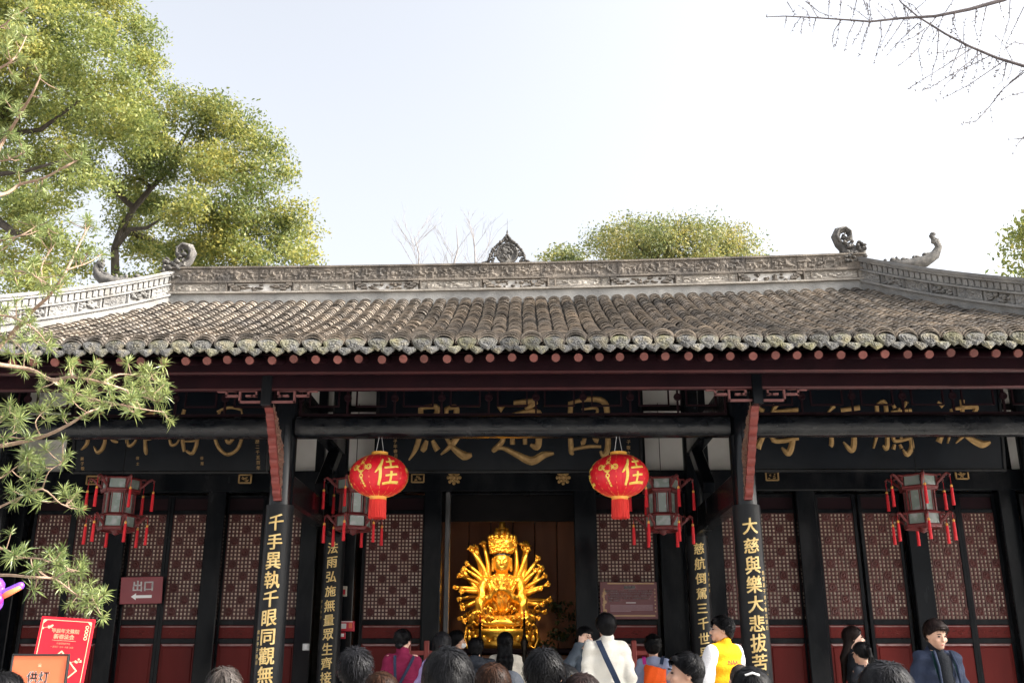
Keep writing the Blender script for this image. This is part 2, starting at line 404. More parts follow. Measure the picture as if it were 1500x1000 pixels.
for sx in (-1, 1):                                   # end slopes
    xe = XL if sx < 0 else XR
    for j in range(12):
        def e(t, s_):
            x = xe + (sx * XC - xe) * t; Y = YR + (hipY(x) - YR) * s_
            return Vector((x, Y, zs(x, hipY(x)) - 0.08))
        a, b = j / 12, (j + 1) / 12
        roof.add([e(a, 1), e(b, 1), e(b, -1), e(a, -1)], [(0, 1, 2, 3) if sx < 0 else (3, 2, 1, 0)])
roof_o = roof.build('roof', M_pan, hall)

# barrel tile: an arched shell with a visible thick lower edge
def barrel(L, r0, r1, th=0.017, n=6, arch=R(84)):
    b = MB(); vs = []
    for (y, r) in ((0, r0), (L, r1)):
        for k in range(n + 1):
            a = -arch + 2 * arch * k / n
            vs.append((r * math.sin(a), y, r * math.cos(a) * 0.74))
        for k in range(n + 1):
            a = -arch + 2 * arch * k / n
            vs.append(((r - th) * math.sin(a), y, (r - th) * math.cos(a) * 0.74))
    m = n + 1; fs = []
    for k in range(n):
        fs.append((k, k + 1, 2 * m + k + 1, 2 * m + k))          # top
        fs.append((k + 1, k, m + k, m + k + 1))                  # lower lip
    fs.append((0, 2 * m, 3 * m, m)); fs.append((n, m + n, 3 * m + n, 2 * m + n))
    return b.add(vs, fs)
TL, EXPO = 0.19, 0.128
tile_meshes = [barrel(TL, 0.100 + d, 0.080 + d).mesh('roof_tile', M_tile, True) for d in (0, 0.003, -0.003)]
for me in tile_meshes:
    try: me.set_sharp_from_angle(angle=R(50))
    except Exception: pass
stuff = MB(); pans = MB(); singles = []
proto = barrel(TL, 0.100, 0.080)
cols = []
for c in range(-NC, NC + 1):
    x = c * SP
    ytop = hipY(x)
    n_t = int((ytop - YE) / (EXPO * 0.93))
    drift = random.uniform(-.012, .012)
    for k in range(n_t):
        Y = YE + 0.02 + k * EXPO * 0.93
        if Y > ytop - 0.02: break
        dz = (zs(x, Y + 0.05) - zs(x, Y - 0.05)) / 0.1
        rx = math.atan(dz) - 0.085 + random.gauss(0, .012)
        jx = x + drift * math.sin(k * .23 + c) + random.gauss(0, 0.0035); jz = zs(x, Y) + random.gauss(0, 0.003)
        rz_ = random.gauss(0, 0.022); ry_ = random.gauss(0, 0.022)
        inview = abs(x - 0.1) < 5.15
        if inview and k < 6 and len(singles) < 298: singles.append((jx, Y, jz, rx, ry_, rz_))
        else:
            mt = Matrix.Translation((jx, Y, jz)) @ Matrix.Rotation(rz_, 4, 'Z') @ Matrix.Rotation(rx, 4, 'X') @ Matrix.Rotation(ry_, 4, 'Y')
            sc = 1 + random.gauss(0, .015)
            stuff.add([mt @ (Vector(v) * sc) for v in proto.v], proto.f)
    # concave pan tiles in the gutter right of this barrel
    xg = x + SP / 2
    yt = min(hipY(xg), ytop); n_p = int((yt - YE) / 0.16)
    for k in range(n_p):
        Y = YE - 0.03 + k * 0.16; z0 = zs(xg, Y) - 0.035; z1 = zs(xg, Y + 0.2) - 0.05
        vs = []
        for (yy, zz) in ((Y, z0), (Y + 0.2, z1)):
            for a in (-1, -.4, .4, 1): vs.append((xg + a * 0.075, yy, zz + 0.035 * (a * a)))
        vs += [(v[0], v[1], v[2] - 0.015) for v in vs[:4]]
        pans.add(vs, [(0, 1, 5, 4), (1, 2, 6, 5), (2, 3, 7, 6), (8, 9, 1, 0), (9, 10, 2, 1), (10, 11, 3, 2)])
for i, (x, y, z, rx, ry_, rz_) in enumerate(singles):
    put('roof_tile', tile_meshes[i % 3], roof_o, (x, y, z), rot=(rx, ry_, rz_))
me = stuff.mesh('tile_field', M_tile, True)
try: me.set_sharp_from_angle(angle=R(50))
except Exception: pass
put('tile_field', me, roof_o, kind='stuff')
pans.build('pan_tile_field', M_pan, roof_o, kind='stuff')

# eave caps (fan shaped ends), the layered arcs above them and the drip tiles between
def cap_mesh(seed):
    rnd = random.Random(seed); b = MB(); prof = []
    for k in range(9):
        a = math.pi * k / 8; prof.append((0.096 * math.cos(a), 0.020 + 0.046 * math.sin(a)))
    prof += [(-0.088, -0.012), (-0.060, -0.050), (-0.026, -0.066), (0, -0.086), (0.026, -0.066), (0.060, -0.050), (0.088, -0.012)]
    b.prism(prof, -0.012, 0.012)
    inner = [(x * .8, z * .8 - .001) for x, z in prof]
    n = len(prof); o0 = len(b.v)
    b.prism(inner, -0.020, -0.012)
    for k in range(13):                               # moulded relief
        a = rnd.uniform(0, 6.28); r = rnd.uniform(0, .05)
        b.sphere((r * math.cos(a) * 1.2, -0.020, -0.006 + r * math.sin(a) * .8), (rnd.uniform(.008, .016), .010, rnd.uniform(.008, .014)), 6, 4)
    return b.mesh('eave_cap', M_cap)
def drip_mesh(seed):
    rnd = random.Random(seed); b = MB()
    prof = [(0.070, 0.03), (0.03, 0.022), (-0.03, 0.022), (-0.070, 0.03), (-0.064, -0.014), (-0.034, -0.040), (0, -0.066), (0.034, -0.040), (0.064, -0.014)]
    b.prism(prof, -0.010, 0.010)
    b.prism([(x * .72, z * .72 - .006) for x, z in prof], -0.017, -0.010)
    for k in range(5): b.sphere((rnd.uniform(-.03, .03), -0.017, rnd.uniform(-.035, .005)), (.011, .008, .009), 6, 4)
    return b.mesh('drip_tile', M_cap)
def arcs_mesh():
    b = MB()
    for k, (r, y, z) in enumerate(((0.102, -.012, 0.012), (0.107, 0.02, 0.034), (0.110, 0.055, 0.054))):
        t = barrel(0.16, r, r - .008, th=0.013, n=8)
        b.add([(v[0], v[1] + y, v[2] + z) for v in t.v], t.f)
    return b.mesh('eave_arc', M_tile)
capm = [cap_mesh(s) for s in range(5)]; dripm = [drip_mesh(s) for s in range(4)]; arcm = arcs_mesh()
raft = MB(); raft.tube([(0, -0.02, 0), (0, 0.0, 0), (0, 1.5, 0.0)], [0.040, 0.043, 0.043], 12); raftm = smooth_angle(raft.build('rafter', [M_darkred, M_rafter])).data; raftm.polygons[12 * 2].material_index = 1; [setattr(p_, 'material_index', 1) for p_ in raftm.polygons if p_.center.y < -.005]
bpy.data.objects.remove(bpy.data.objects['rafter'])
for c in range(-26, 27):
    x = c * SP; z = zs(x, YE); sl = math.atan(0.33)
    put('eave_cap', random.choice(capm), roof_o, (x + random.gauss(0, .004), YE - 0.035, z + 0.0 + random.gauss(0, .004)), rot=(R(-16) + random.gauss(0, .07), random.gauss(0, .05), random.gauss(0, .06)))
    put('eave_arc', arcm, roof_o, (x, YE - 0.02, z - 0.004 + random.gauss(0, .004)), rot=(sl * .55, random.gauss(0, .03), 0))
    put('drip_tile', random.choice(dripm), roof_o, (x + SP / 2 + random.gauss(0, .006), YE - 0.05, z - 0.055 + random.gauss(0, .004)), rot=(R(-24) + random.gauss(0, .08), random.gauss(0, .08), random.gauss(0, .06)))
    put('rafter', raftm, hall, (x + 0.02 + random.gauss(0, .006), YE + 0.10, z - 0.112 + random.gauss(0, .004)), rot=(math.atan(0.30), 0, 0))

# ---- stone relief
def relief(fn, nu, nv, depth, seed, style='scroll'):
    """grid displaced along the local outward axis: fn(u, v, d) -> point"""
    def d(u, v):
        e = min(u, 1 - u, 1.0) * 12; f = min(v, 1 - v) * 6; edge = min(1, e) * min(1, f)
        X = u * nu * .34; Z = v * nv * .34
        n1 = noise.noise(Vector((X, Z, seed * 7.3))); n2 = noise.noise(Vector((X * 2.1, Z * 2.1, seed * 3.1)))
        s_ = math.sin(6 * n1 + 2.2 * X + 1.5 * math.sin(Z * 2 + seed)) * .5 + .6 * n2
        return depth * edge * max(-.35, s_)
    b = MB(); b.grid(lambda u, v: fn(u, v, d(u, v)), nu, nv); return b
def box_strip(b, path, n_off, t, z0, z1):
    """a moulding: rectangular section swept along path (points, outward normals)"""
    vs = []
    for (p, nrm) in path:
        for (o_, z) in ((n_off - t, z0), (n_off, z0), (n_off, z1), (n_off - t, z1)):
            q = p + nrm * o_; vs.append((q.x, q.y, q.z + z))
    k = len(path)
    fs = [(i * 4 + j, i * 4 + (j + 1) % 4, (i + 1) * 4 + (j + 1) % 4, (i + 1) * 4 + j) for i in range(k - 1) for j in range(4)]
    fs += [(3, 2, 1, 0), tuple((k - 1) * 4 + j for j in range(4))]
    b.add(vs, fs)
# main ridge
def rp(x, off=0.0, z=0.0): return Vector((x, YR - off, zr(x) + z))
top_px = lambda x: 0
HR = at(743, 389, YR).z - zr(at(743, 389, YR).x)      # ridge height
path = [(rp(XL + (XR - XL) * i / 30), Vector((0, -1, 0))) for i in range(31)]
rid = MB()
box_strip(rid, path, 0.12, 0.24, -0.15, 0.20 * HR)
rid_o = rid.build('main_ridge', M_mortar, hall)
for (off, z0, z1, mt) in ((0.165, .205, .255, M_stone_pale), (0.08, .25, .53, M_stone), (0.15, .525, .575, M_stone), (0.115, .57, .955, M_stone), (0.15, .95, 1.0, M_stone)):
    b = MB(); box_strip(b, path, off, 2 * off, z0 * HR, z1 * HR); b.build('ridge_moulding', mt, rid_o)
NB = 26
for i in range(NB):                                   # upper frieze: carved bricks
    xa = XL + .28 + (XR - XL - .56) * i / NB + .006; xb = XL + .28 + (XR - XL - .56) * (i + 1) / NB - .006
    jit = random.uniform(-.004, .004)
    b = relief(lambda u, v, d: Vector((xa + (xb - xa) * u, YR - 0.128 - d + jit, zr(xa + (xb - xa) * u) + HR * (.582 + .36 * v))), 16, 10, .03, i)
    o = b.build('carved_brick', M_stone, rid_o)
NPN = 11
for i in range(NPN):                                  # lower frieze: framed panels and open scrolls by turns
    xa = XL + (XR - XL) * i / NPN + .02; xb = XL + (XR - XL) * (i + 1) / NPN - .02
    if i % 2 == 0:
        b = relief(lambda u, v, d: Vector((xa + (xb - xa) * u, YR - 0.125 - d, zr(xa + (xb - xa) * u) + HR * (.285 + .21 * v))), 36, 8, .022, i + 40)
        o = b.build('carved_panel', M_stone_pale, rid_o)
        fr = MB()
        for (z0, z1) in ((.262, .285), (.495, .52)):
            box_strip(fr, [(rp(xa), Vector((0, -1, 0))), (rp(xb), Vector((0, -1, 0)))], .145, .06, z0 * HR, z1 * HR)
        for xx in (xa, xa + .12, xb - .14, xb - .02):
            fr.box((xx + .01, YR - .115, zr(xx) + HR * .39), (.022, .06, HR * .22))
        fr.build('panel_frame', M_stone, rid_o)
    else:
        b = MB(); b.grid(lambda u, v: Vector((xa + (xb - xa) * u, YR - .088, zr(xa + (xb - xa) * u) + HR * (.26 + .26 * v))), 4, 1)
        b.build('panel_ground', pbr('limewash', [(.55, .53, .5), (.72, .7, .67)], rough=.9, scale=6, stain=(.2, .2, .2), stain_scale=5), rid_o)
        b = MB(); rnd = random.Random(i)
        for k in range(26):                           # leaf and cloud scrolls standing clear of the ground
            x = rnd.uniform(xa + .05, xb - .05); z = zr(x) + HR * rnd.uniform(.29, .47)
            b.sphere((x, YR - .11, z), (rnd.uniform(.02, .06), .035, rnd.uniform(.012, .028)), 8, 5)
        for xx in (xa + .03, xb - .03):
            for k in range(3): b.box((xx + (.05 * k if xx < (xa + xb) / 2 else -.05 * k), YR - .115, zr(xx) + HR * (.47 - .06 * k)), (.1, .06, .05))
        b.build('scroll_carving', M_stone, rid_o, kind='stuff')

# hip ridges
for sx in (-1, 1):
    xe = XL if sx < 0 else XR
    def hp(t):
        x = xe + (sx * XC - xe) * t; Y = hipY(x); return Vector((x, Y, zs(x, Y) + 0.02))
    T = hp(1) - hp(0); nrm = Vector((T.y, -T.x, 0)).normalized()
    if nrm.x * sx > 0: nrm = -nrm                      # the face turned to the courtyard
    HH = HR * 0.93
    path = [(hp(i / 24), nrm) for i in range(25)]
    b = MB(); box_strip(b, path, 0.14, 0.28, -0.15, .22 * HH); ho = b.build('hip_ridge', M_hipstone, hall)
    for (off, z0, z1) in ((0.18, .20, .27), (0.09, .26, .56), (0.16, .55, .60), (0.10, .59, .84), (0.15, .83, .90), (0.17, .90, .97), (.12, .965, 1.0)):
        b = MB(); box_strip(b, path, off, 2 * off, z0 * HH, z1 * HH); b.build('ridge_moulding', M_hipstone, ho)
    L = (hp(1) - hp(0)).length
    nd = int(L / .115)
    for i in range(nd):                                # row of small square blocks under the coping
        if i / nd > .62: break
        ta, tb = (i + .16) / nd, (i + .84) / nd
        b = MB(); box_strip(b, [(hp(ta), nrm), (hp(tb), nrm)], .125, .05, .635 * HH, .80 * HH); b.build('frieze_block', M_hipstone, ho)
    npn = 16
    for i in range(npn):
        ta, tb = (i + .06) / npn, (i + .94) / npn
        if ta > .62: break
        pa, pb = hp(ta), hp(tb)
        if i % 2 == 0:
            b = relief(lambda u, v, d: (lambda p: Vector((p.x, p.y, p.z + HH * (.28 + .26 * v))) + nrm * (.125 + d))(pa.lerp(pb, u)), 26, 8, .028, i + 70 + sx)
            b.build('carved_panel', M_hipstone, ho)
        else:
            b = MB(); rnd = random.Random(i + sx)
            for k in range(16):
                p = pa.lerp(pb, rnd.uniform(.1, .9)) + nrm * .11
                b.sphere((p.x, p.y, p.z + HH * rnd.uniform(.31, .51)), (rnd.uniform(.02, .05), .04, rnd.uniform(.015, .03)), 8, 5)
            for u in (0.0, 1.0):
                p = pa.lerp(pb, u) + nrm * .105; b.box((p.x, p.y, p.z + HH * .41), (.05, .05, HH * .27))
            b.build('scroll_carving', M_hipstone, ho, kind='stuff')

# ridge-end scrolls, centre finial, rear upturned ridge ends
M_orn = pbr('ornament_stone', [(0.06, 0.058, 0.056), (0.16, 0.15, 0.135), (0.10, 0.095, 0.09)], rough=.9, scale=9, detail=6, bump=.7, bscale=60)
def end_scroll(px, py_base, flip):
    c = at(px, py_base, YR); s_ = 1 if not flip else -1   # flip: curls the other way
    b = MB(); pts = []; rad = []
    U = 0.0116                                             # metres per photo pixel at the ridge
    ctrl = [(12, 0), (2, 10), (-8, 22), (-12, 33), (-7, 43), (3, 46), (10, 40), (10, 32), (4, 28), (-1, 32), (1, 37)]
    for k, (a, h) in enumerate(ctrl):
        pts.append((c.x + s_ * a * U, YR - .02, c.z + h * U)); rad.append(U * (8, 7.5, 7, 6.5, 6, 5.6, 5, 4.5, 4, 3.4, 2.5)[k])
    b.tube(pts, rad, 8, flat=1.0)
    b.tube([(p[0], YR - .11, p[2]) for p in pts[2:]], [r * .35 for r in rad[2:]], 6)
    rnd = random.Random(px)
    for k in range(60):                                    # carved cloud mass behind the curl
        a = rnd.uniform(-4, 30); h = rnd.uniform(-12, 30 - a * .35)
        b.sphere((c.x + s_ * a * U, YR - .05 - rnd.uniform(0, .09), c.z + h * U), (U * rnd.uniform(2, 4.2), .05, U * rnd.uniform(1.6, 3.4)), 7, 5)
    b.box((c.x + s_ * 12 * U, YR, c.z + 2 * U), (34 * U, .2, 30 * U))
    b.build('ridge_end_scroll', M_orn, hall, smooth=True)
end_scroll(1238, 378, False); end_scroll(268, 402, True)
# centre finial: ogee of scrolls round a medallion, spire on top
c = at(743, 390, YR); U = 0.0116; b = MB(); rnd = random.Random(4)
b.lathe([(0, -.03), (17 * U, -.03), (17.5 * U, 0), (16 * U, .025), (14.6 * U, .03), (14.2 * U, .012), (0, .016)], (c.x, YR - .05, c.z + 19 * U), 24, rot=Matrix.Rotation(R(90), 3, 'X'))
outline = [(-40, 0), (-33, 5), (-27, 8), (-25, 17), (-21, 26), (-14, 34), (-7, 39), (-3, 44), (0, 49)]
for sgn in (-1, 1):
    for i in range(len(outline) - 1):
        for k in range(5):
            t = k / 5; a = outline[i][0] * (1 - t) + outline[i + 1][0] * t; h = outline[i][1] * (1 - t) + outline[i + 1][1] * t
            b.sphere((c.x + sgn * a * U, YR - .03 + rnd.uniform(-.03, .03), c.z + h * U), (U * rnd.uniform(1.8, 3.2), .045, U * rnd.uniform(1.8, 3.0)), 7, 5)
            if rnd.random() < .8:
                q = rnd.uniform(.68, .95); b.sphere((c.x + sgn * a * q * U, YR - .04, c.z + h * rnd.uniform(.55, .95) * U), (U * rnd.uniform(1.5, 2.6), .045, U * rnd.uniform(1.4, 2.4)), 7, 5)
b.lathe([(4 * U, 40 * U), (4.5 * U, 44 * U), (2.2 * U, 47 * U), (3.2 * U, 49 * U), (1.2 * U, 53 * U), (1.6 * U, 55 * U), (.3 * U, 60 * U), (.22 * U, 78 * U)], (c.x, YR, c.z), 10)
b.box((c.x, YR, c.z - .01), (82 * U, .16, .06))
for k in range(16): b.sphere((c.x + U * rnd.uniform(-8, 8), YR - .075, c.z + U * rnd.uniform(10, 28)), (U * rnd.uniform(1.5, 4), .02, U * rnd.uniform(1.5, 4)), 7, 5)
b.build('ridge_finial', M_orn, hall, smooth=True)
# upturned ends of the rear hip ridges, seen over the front ones
for (pts_px, Yb) in (([(1296, 388), (1328, 388), (1354, 383), (1370, 373), (1375, 362), (1371, 351)], 8.2), ([(196, 412), (172, 414), (152, 410), (143, 402), (141, 393), (146, 384)], 8.2)):
    P = [at(a, b_, Yb) for a, b_ in pts_px]; b = MB()
    b.tube(P, [.08, .12, .13, .10, .075, .06], 8)
    low = P[0].copy(); b.tube([P[0] + Vector((0, 0, -.05)), P[1] + Vector((0, 0, -.25)), P[2] + Vector((0, 0, -.5))], [.1, .16, .2], 8)
    rnd = random.Random(Yb + pts_px[0][0])
    for k in range(34):
        t = rnd.uniform(0, 4.99); i = int(t); p = P[i].lerp(P[i + 1], t - i)
        inner = Vector((P[0].x - P[3].x, 0, 0)).normalized()
        p = p + inner * rnd.uniform(.02, .11) + Vector((0, -.03, rnd.uniform(-.02, .12)))
        b.sphere(p, (rnd.uniform(.03, .07), .05, rnd.uniform(.03, .06)), 7, 5)
    b.build('rear_ridge_end', M_orn, hall, smooth=True)
    # the rear ridge that carries it, running back down from the roof
    q = MB(); q.tube([P[2] + Vector((0, 0, -.4)), P[2] + Vector((0, 0.2, -1.6)), P[2] + Vector((0, .2, -3.2))], [.2, .3, .4], 8); q.build('rear_ridge', M_hipstone, hall)

# ---- timber frame
XF = 2.565; YI = 3.3; YD = 3.65
zb0, zb1 = at(750, 637, -0.13).z, at(750, 607, -0.13).z    # front tie beam
col_z = at(750, 585, 0).z
def column(x, y, r, z1):
    b = MB(); b.tube([(x, y, PLAT + .25), (x, y, (PLAT + z1) / 2), (x, y, z1)], [r * 1.02, r, r * .96], 28)
    o = smooth_angle(b.build('column', M_column, hall))
    q = MB(); q.lathe([(r * 1.5, PLAT), (r * 1.75, PLAT + .10), (r * 1.6, PLAT + .2), (r * 1.2, PLAT + .26)], (x, y, 0), 24); q.build('column_base', M_stone, hall, smooth=True)
for x in (-XF, XF, -XF - 4.85, XF + 4.85): column(x, 0, .137, col_z + .35)
for x in (-XF, XF, -XF - 4.85, XF + 4.85): column(x, YI, .137, 5.6)
def beam(a, b_, hgt, wid, mat=None, name='beam', ch=.03):
    a = Vector(a); b_ = Vector(b_); d = b_ - a; q = MB()
    q.box((a + b_) / 2, (d.length, wid, hgt) if abs(d.x) > abs(d.y) else (wid, d.length, hgt), ch=ch); return q.build(name, mat or M_beam, hall)
zc = (zb0 + zb1) / 2; hb = zb1 - zb0
for (xa, xb) in ((-XF + .13, XF - .13), (XF + .13, XF + 4.7), (-XF - 4.7, -XF - .13)):
    b = MB(); n = 10; prof = []
    for k in range(12):                                    # rounded belly
        a = 2 * math.pi * k / 12 + math.pi / 12; prof.append((.13 * math.copysign(abs(math.cos(a)) ** .6, math.cos(a)), hb / 2 * math.copysign(abs(math.sin(a)) ** .6, math.sin(a))))
    vs = [(xa + (xb - xa) * i / n, y, zc + z) for i in range(n + 1) for y, z in prof]
    fs = [(i * 12 + j, (i + 1) * 12 + j, (i + 1) * 12 + (j + 1) % 12, i * 12 + (j + 1) % 12) for i in range(n) for j in range(12)]
    fs += [tuple(range(12)), tuple(n * 12 + j for j in range(11, -1, -1))]
    b.add(vs, fs); smooth_angle(b.build('beam', M_beam, hall), 60)
# boards under the eave and the purlin, each with a rounded lower edge
for (Yp, py, h_, mt) in ((-1.28, 547, .20, M_darkred), (-0.9, 571, .22, M_darkred)):
    za = at(750, py, Yp).z
    b = MB(); b.box((0, Yp, za + h_ / 2), (17.5, .10, h_), ch=.012); b.build('eave_board', mt, hall)
    q = MB(); q.tube([(-8.75, Yp - .03, za + .012), (8.75, Yp - .03, za + .012)], .022, 10); q.build('board_edge', M_maroon, hall, smooth=True)
z_pur = at(750, 571, -0.9).z
# soffit boarding above the rafters and dark ceiling over the porch
b = MB(); b.grid(lambda u, v: Vector(((u - .5) * 18, YE + .02 + v * 2.0, zs((u - .5) * 18, YE + .02 + v * 2.0) - .085)), 12, 3)
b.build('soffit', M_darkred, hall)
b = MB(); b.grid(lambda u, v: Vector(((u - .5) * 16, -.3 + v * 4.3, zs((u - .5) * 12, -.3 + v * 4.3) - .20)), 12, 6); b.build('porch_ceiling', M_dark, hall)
# cross beams from the front to the inner columns, with knee braces
z_x0 = at(1065, 737, 0.15).z
for x in (-XF, XF):
    beam((x, .1, z_x0 + .17), (x, YI - .1, z_x0 + .17), .34, .2, M_lacq, 'cross_beam')
    beam((x, .1, zb1 + .35), (x, YI - .1, zb1 + .35), .3, .2, M_lacq, 'cross_beam')
    b = MB(); b.box((x, YI - .55, z_x0 + 1.0), (.16, 1.6, .16), rot=Matrix.Rotation(R(38), 3, 'X'), ch=.01); b.build('brace', M_lacq, hall)
# hanging posts, carved struts, key-fret brackets, frieze
zt = z_pur + .02
for x in (-XF, XF):
    b = MB(); b.box((x, -.9, zt - .02), (.11, .13, .34), ch=.01); b.build('hanging_post', M_lacq, hall)
    pz1 = at(400, 588, -.9).z; pz0 = at(410, 733, -.16).z
    n = 40; st = MB(); fine = MB(); front = []; rnd = random.Random(3)
    for i in range(n + 1):
        t = i / n; y = -.86 + .70 * (t ** .75); z = pz1 + (pz0 - pz1) * t
        lob = .035 * abs(math.sin(t * 9.2 * math.pi)) + .03 * math.sin(t * math.pi)
        front.append((y - lob, z, t))
    for i in range(n):
        (y0, z0, t0), (y1, z1, t1) = front[i], front[i + 1]
        b0 = -.13 - .02; wd = .042
        yb0 = min(b0, y0 + .10 + .34 * (1 - abs(2 * t0 - .9))); yb1 = min(b0, y1 + .10 + .34 * (1 - abs(2 * t1 - .9)))
        vs = [(x - wd, y0, z0), (x + wd, y0, z0), (x + wd, y1, z1), (x - wd, y1, z1)]
        st.add([(p[0], p[1], p[2]) for p in vs] + [(p[0], p[1] + .05, p[2]) for p in vs], [(0, 3, 2, 1), (0, 4, 7, 3), (1, 2, 6, 5), (4, 5, 6, 7)] + ([(0, 1, 5, 4)] if i == 0 else []) + ([(3, 7, 6, 2)] if i == n - 1 else []))
        vs = [(x - wd * .8, y0 + .04, z0), (x + wd * .8, y0 + .04, z0), (x + wd * .8, yb0, z0), (x - wd * .8, yb0, z0), (x - wd * .8, y1 + .04, z1), (x + wd * .8, y1 + .04, z1), (x + wd * .8, yb1, z1), (x - wd * .8, yb1, z1)]
        fine.add(vs, [(0, 3, 7, 4), (1, 5, 6, 2), (3, 2, 6, 7)])
        for k in range(3):
            yy = y0 + .05 + rnd.random() * max(.01, yb0 - y0 - .05)
            for sd in (-1, 1): fine.sphere((x + sd * wd * .8, yy, z0 + rnd.uniform(-.015, .015)), (.012, .022, .016), 6, 4)
    so = st.build('carved_strut', M_carve, hall, smooth=False); fine.build('strut_carving', M_carve_fine, so)
    # key fret either side of the post, under the purlin
    for sd in (-1, 1):
        b = MB(); w_ = .020; U = .0072; Z0 = zt - .005
        def bar(a0, h0, a1, h1):
            b.box((x + sd * (a0 + a1) / 2 * U, -.9, Z0 - (h0 + h1) / 2 * U), (abs(a1 - a0) * U + w_, .04, abs(h1 - h0) * U + w_))
        for s_ in ((5, 19, 40, 19), (40, 19, 40, 1), (22, 10, 30, 10), (16, 10, 22, 10), (16, 10, 16, 2), (16, 2, 40, 2), (44, 10, 60, 10), (60, 10, 60, 2), (47, 2, 60, 2), (60, 3, 72, 2)): bar(*s_)
        b.build('fret_bracket', M_fret, hall)
zf0, zf1 = zb1 + .02, at(750, 571, 0).z + .1
for (xa, xb) in ((-XF + .15, XF - .15), (XF + .15, XF + 4.7), (-XF - 4.7, -XF - .15)):
    b = MB(); Wd = xb - xa
    b.box(((xa + xb) / 2, 0, zf0 + .01), (Wd, .035, .03)); b.box(((xa + xb) / 2, 0, zf1), (Wd, .035, .03))
    hf = zf1 - zf0; nseg = round(Wd / .55)
    for i in range(nseg + 1):
        x = xa + Wd * i / nseg; b.box((x, 0, (zf0 + zf1) / 2), (.022, .028, hf))
    for i in range(nseg):
        x = xa + Wd * (i + .5) / nseg; s_ = Wd / nseg
        b.box((x, 0, zf0 + hf * .28), (s_ * .62, .022, .018)); b.box((x, 0, zf0 + hf * .76), (s_ * .62, .022, .018))
        for q in (-.31, .31): b.box((x + q * s_, 0, zf0 + hf * .52), (.018, .022, hf * .5))
        b.lathe([(.0, -.01), (.045, -.01), (.045, .01), (.03, .012), (0, .006)], (x - s_ * .5, -.012, zf0 + hf * .52), 10, rot=Matrix.Rotation(R(90), 3, 'X'))
    b.build('frieze_lattice', M_darkred, hall)

# ---- door wall
Zlt, Zlb = at(750, 752, YD).z, at(750, 907, YD).z        # lattice top / bottom
Zlin0, Zlin1 = at(750, 722, YD).z, at(750, 692, YD).z
def leaf_mesh_set(wd, nx):
    """frame, lattice, paper, waist panel and skirt panel of one leaf, centred on x=0, y=0 front"""
    fr = MB(); z0 = PLAT + .16; ztop = Zlin0 - .02; sw = .052
    for sx in (-1, 1): fr.box((sx * (wd / 2 - sw / 2), .03, (z0 + ztop) / 2), (sw, .06, ztop - z0), ch=.006)
    zw1 = Zlb - .075; zw0 = zw1 - .175; zs1 = zw0 - .075
    inn = wd - 2 * sw
    for (a, b_) in ((Zlb - .072, Zlb), (zw0 - .072, zw0), (z0, z0 + .08), (Zlt, Zlt + .06), (ztop - .05, ztop)):
        fr.box((0, .032, (a + b_) / 2), (inn, .055, b_ - a), ch=.005)
    la = MB(); hgt = Zlt - Zlb; cell = inn / nx; ny = round(hgt / cell); ch_ = hgt / ny; bw = cell * .39
    for i in range(nx + 1): la.box((-inn / 2 + i * cell, .028, (Zlt + Zlb) / 2), (bw, .026, hgt))
    for j in range(ny + 1): la.box((0, .030, Zlb + j * ch_), (inn, .020, bw))
    per = 6; k = 0
    for j in range(1, ny):                                 # rosettes carved where the bars cross
        for i in range(1, nx):
            if (i % per == 2 and j % per == 2) or (i % per == 5 and j % per == 5):
                la.lathe([(.0, -.006), (cell * 1.02, -.006), (cell * 1.02, .004), (cell * .8, .012), (cell * .5, .006), (cell * .25, .014), (0, .016)], (-inn / 2 + i * cell, .02, Zlb + j * ch_), 8, rot=Matrix.Rotation(R(90), 3, 'X'))
    pa = MB(); pa.box((0, .045, (Zlt + Zlb) / 2), (inn, .006, hgt))
    wp = MB(); wp.box((0, .040, (zw0 + zw1) / 2), (inn, .03, zw1 - zw0))
    r = relief(lambda u, v, d: Vector((-inn / 2 + .03 + (inn - .06) * u, .022 - d, zw0 + .03 + (zw1 - zw0 - .06) * v)), 26, 9, .012, 5); wp.add(r.v, r.f, 1)
    bz = MB()
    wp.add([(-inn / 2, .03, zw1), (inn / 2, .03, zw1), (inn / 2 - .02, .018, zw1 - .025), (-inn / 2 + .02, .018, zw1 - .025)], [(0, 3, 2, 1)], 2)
    wp.box((0, .034, (zw0 + zw1) / 2), (inn - .04, .03, zw1 - zw0 - .05))
    sk = MB(); sk.box((0, .040, (z0 + .08 + zs1) / 2), (inn, .03, zs1 - z0 - .08))
    sk.box((0, .030, (z0 + .08 + zs1) / 2 - .01), (inn - .06, .03, zs1 - z0 - .15), ch=.014)
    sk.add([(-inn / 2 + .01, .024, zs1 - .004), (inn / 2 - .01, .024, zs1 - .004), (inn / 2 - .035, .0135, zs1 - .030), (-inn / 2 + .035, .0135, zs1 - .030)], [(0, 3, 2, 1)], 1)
    up = MB(); up.box((0, .042, (Zlt + .06 + ztop - .05) / 2), (inn, .03, ztop - .11 - Zlt))
    return dict(door_leaf=fr.mesh('door_leaf', M_lacq), lattice=la.mesh('lattice', M_lattice), paper=pa.mesh('paper', M_paper),
                waist_panel=wp.mesh('waist_panel', [M_panel, M_panel_carved, M_pale_edge]), skirt_panel=sk.mesh('skirt_panel', [M_panel, M_pale_edge]), top_panel=up.mesh('top_panel', M_darkred))
set_n = leaf_mesh_set(.60, 9); set_w = leaf_mesh_set(.93, 16)
def leaf(x, S):
    o = put('door_leaf', S['door_leaf'], hall, (x, YD, 0))
    for k in ('lattice', 'paper', 'waist_panel', 'skirt_panel', 'top_panel'): put(k, S[k], o)
    return o
def xat(px, Y=None, py=830): return at(px, py, YD if Y is None else Y).x
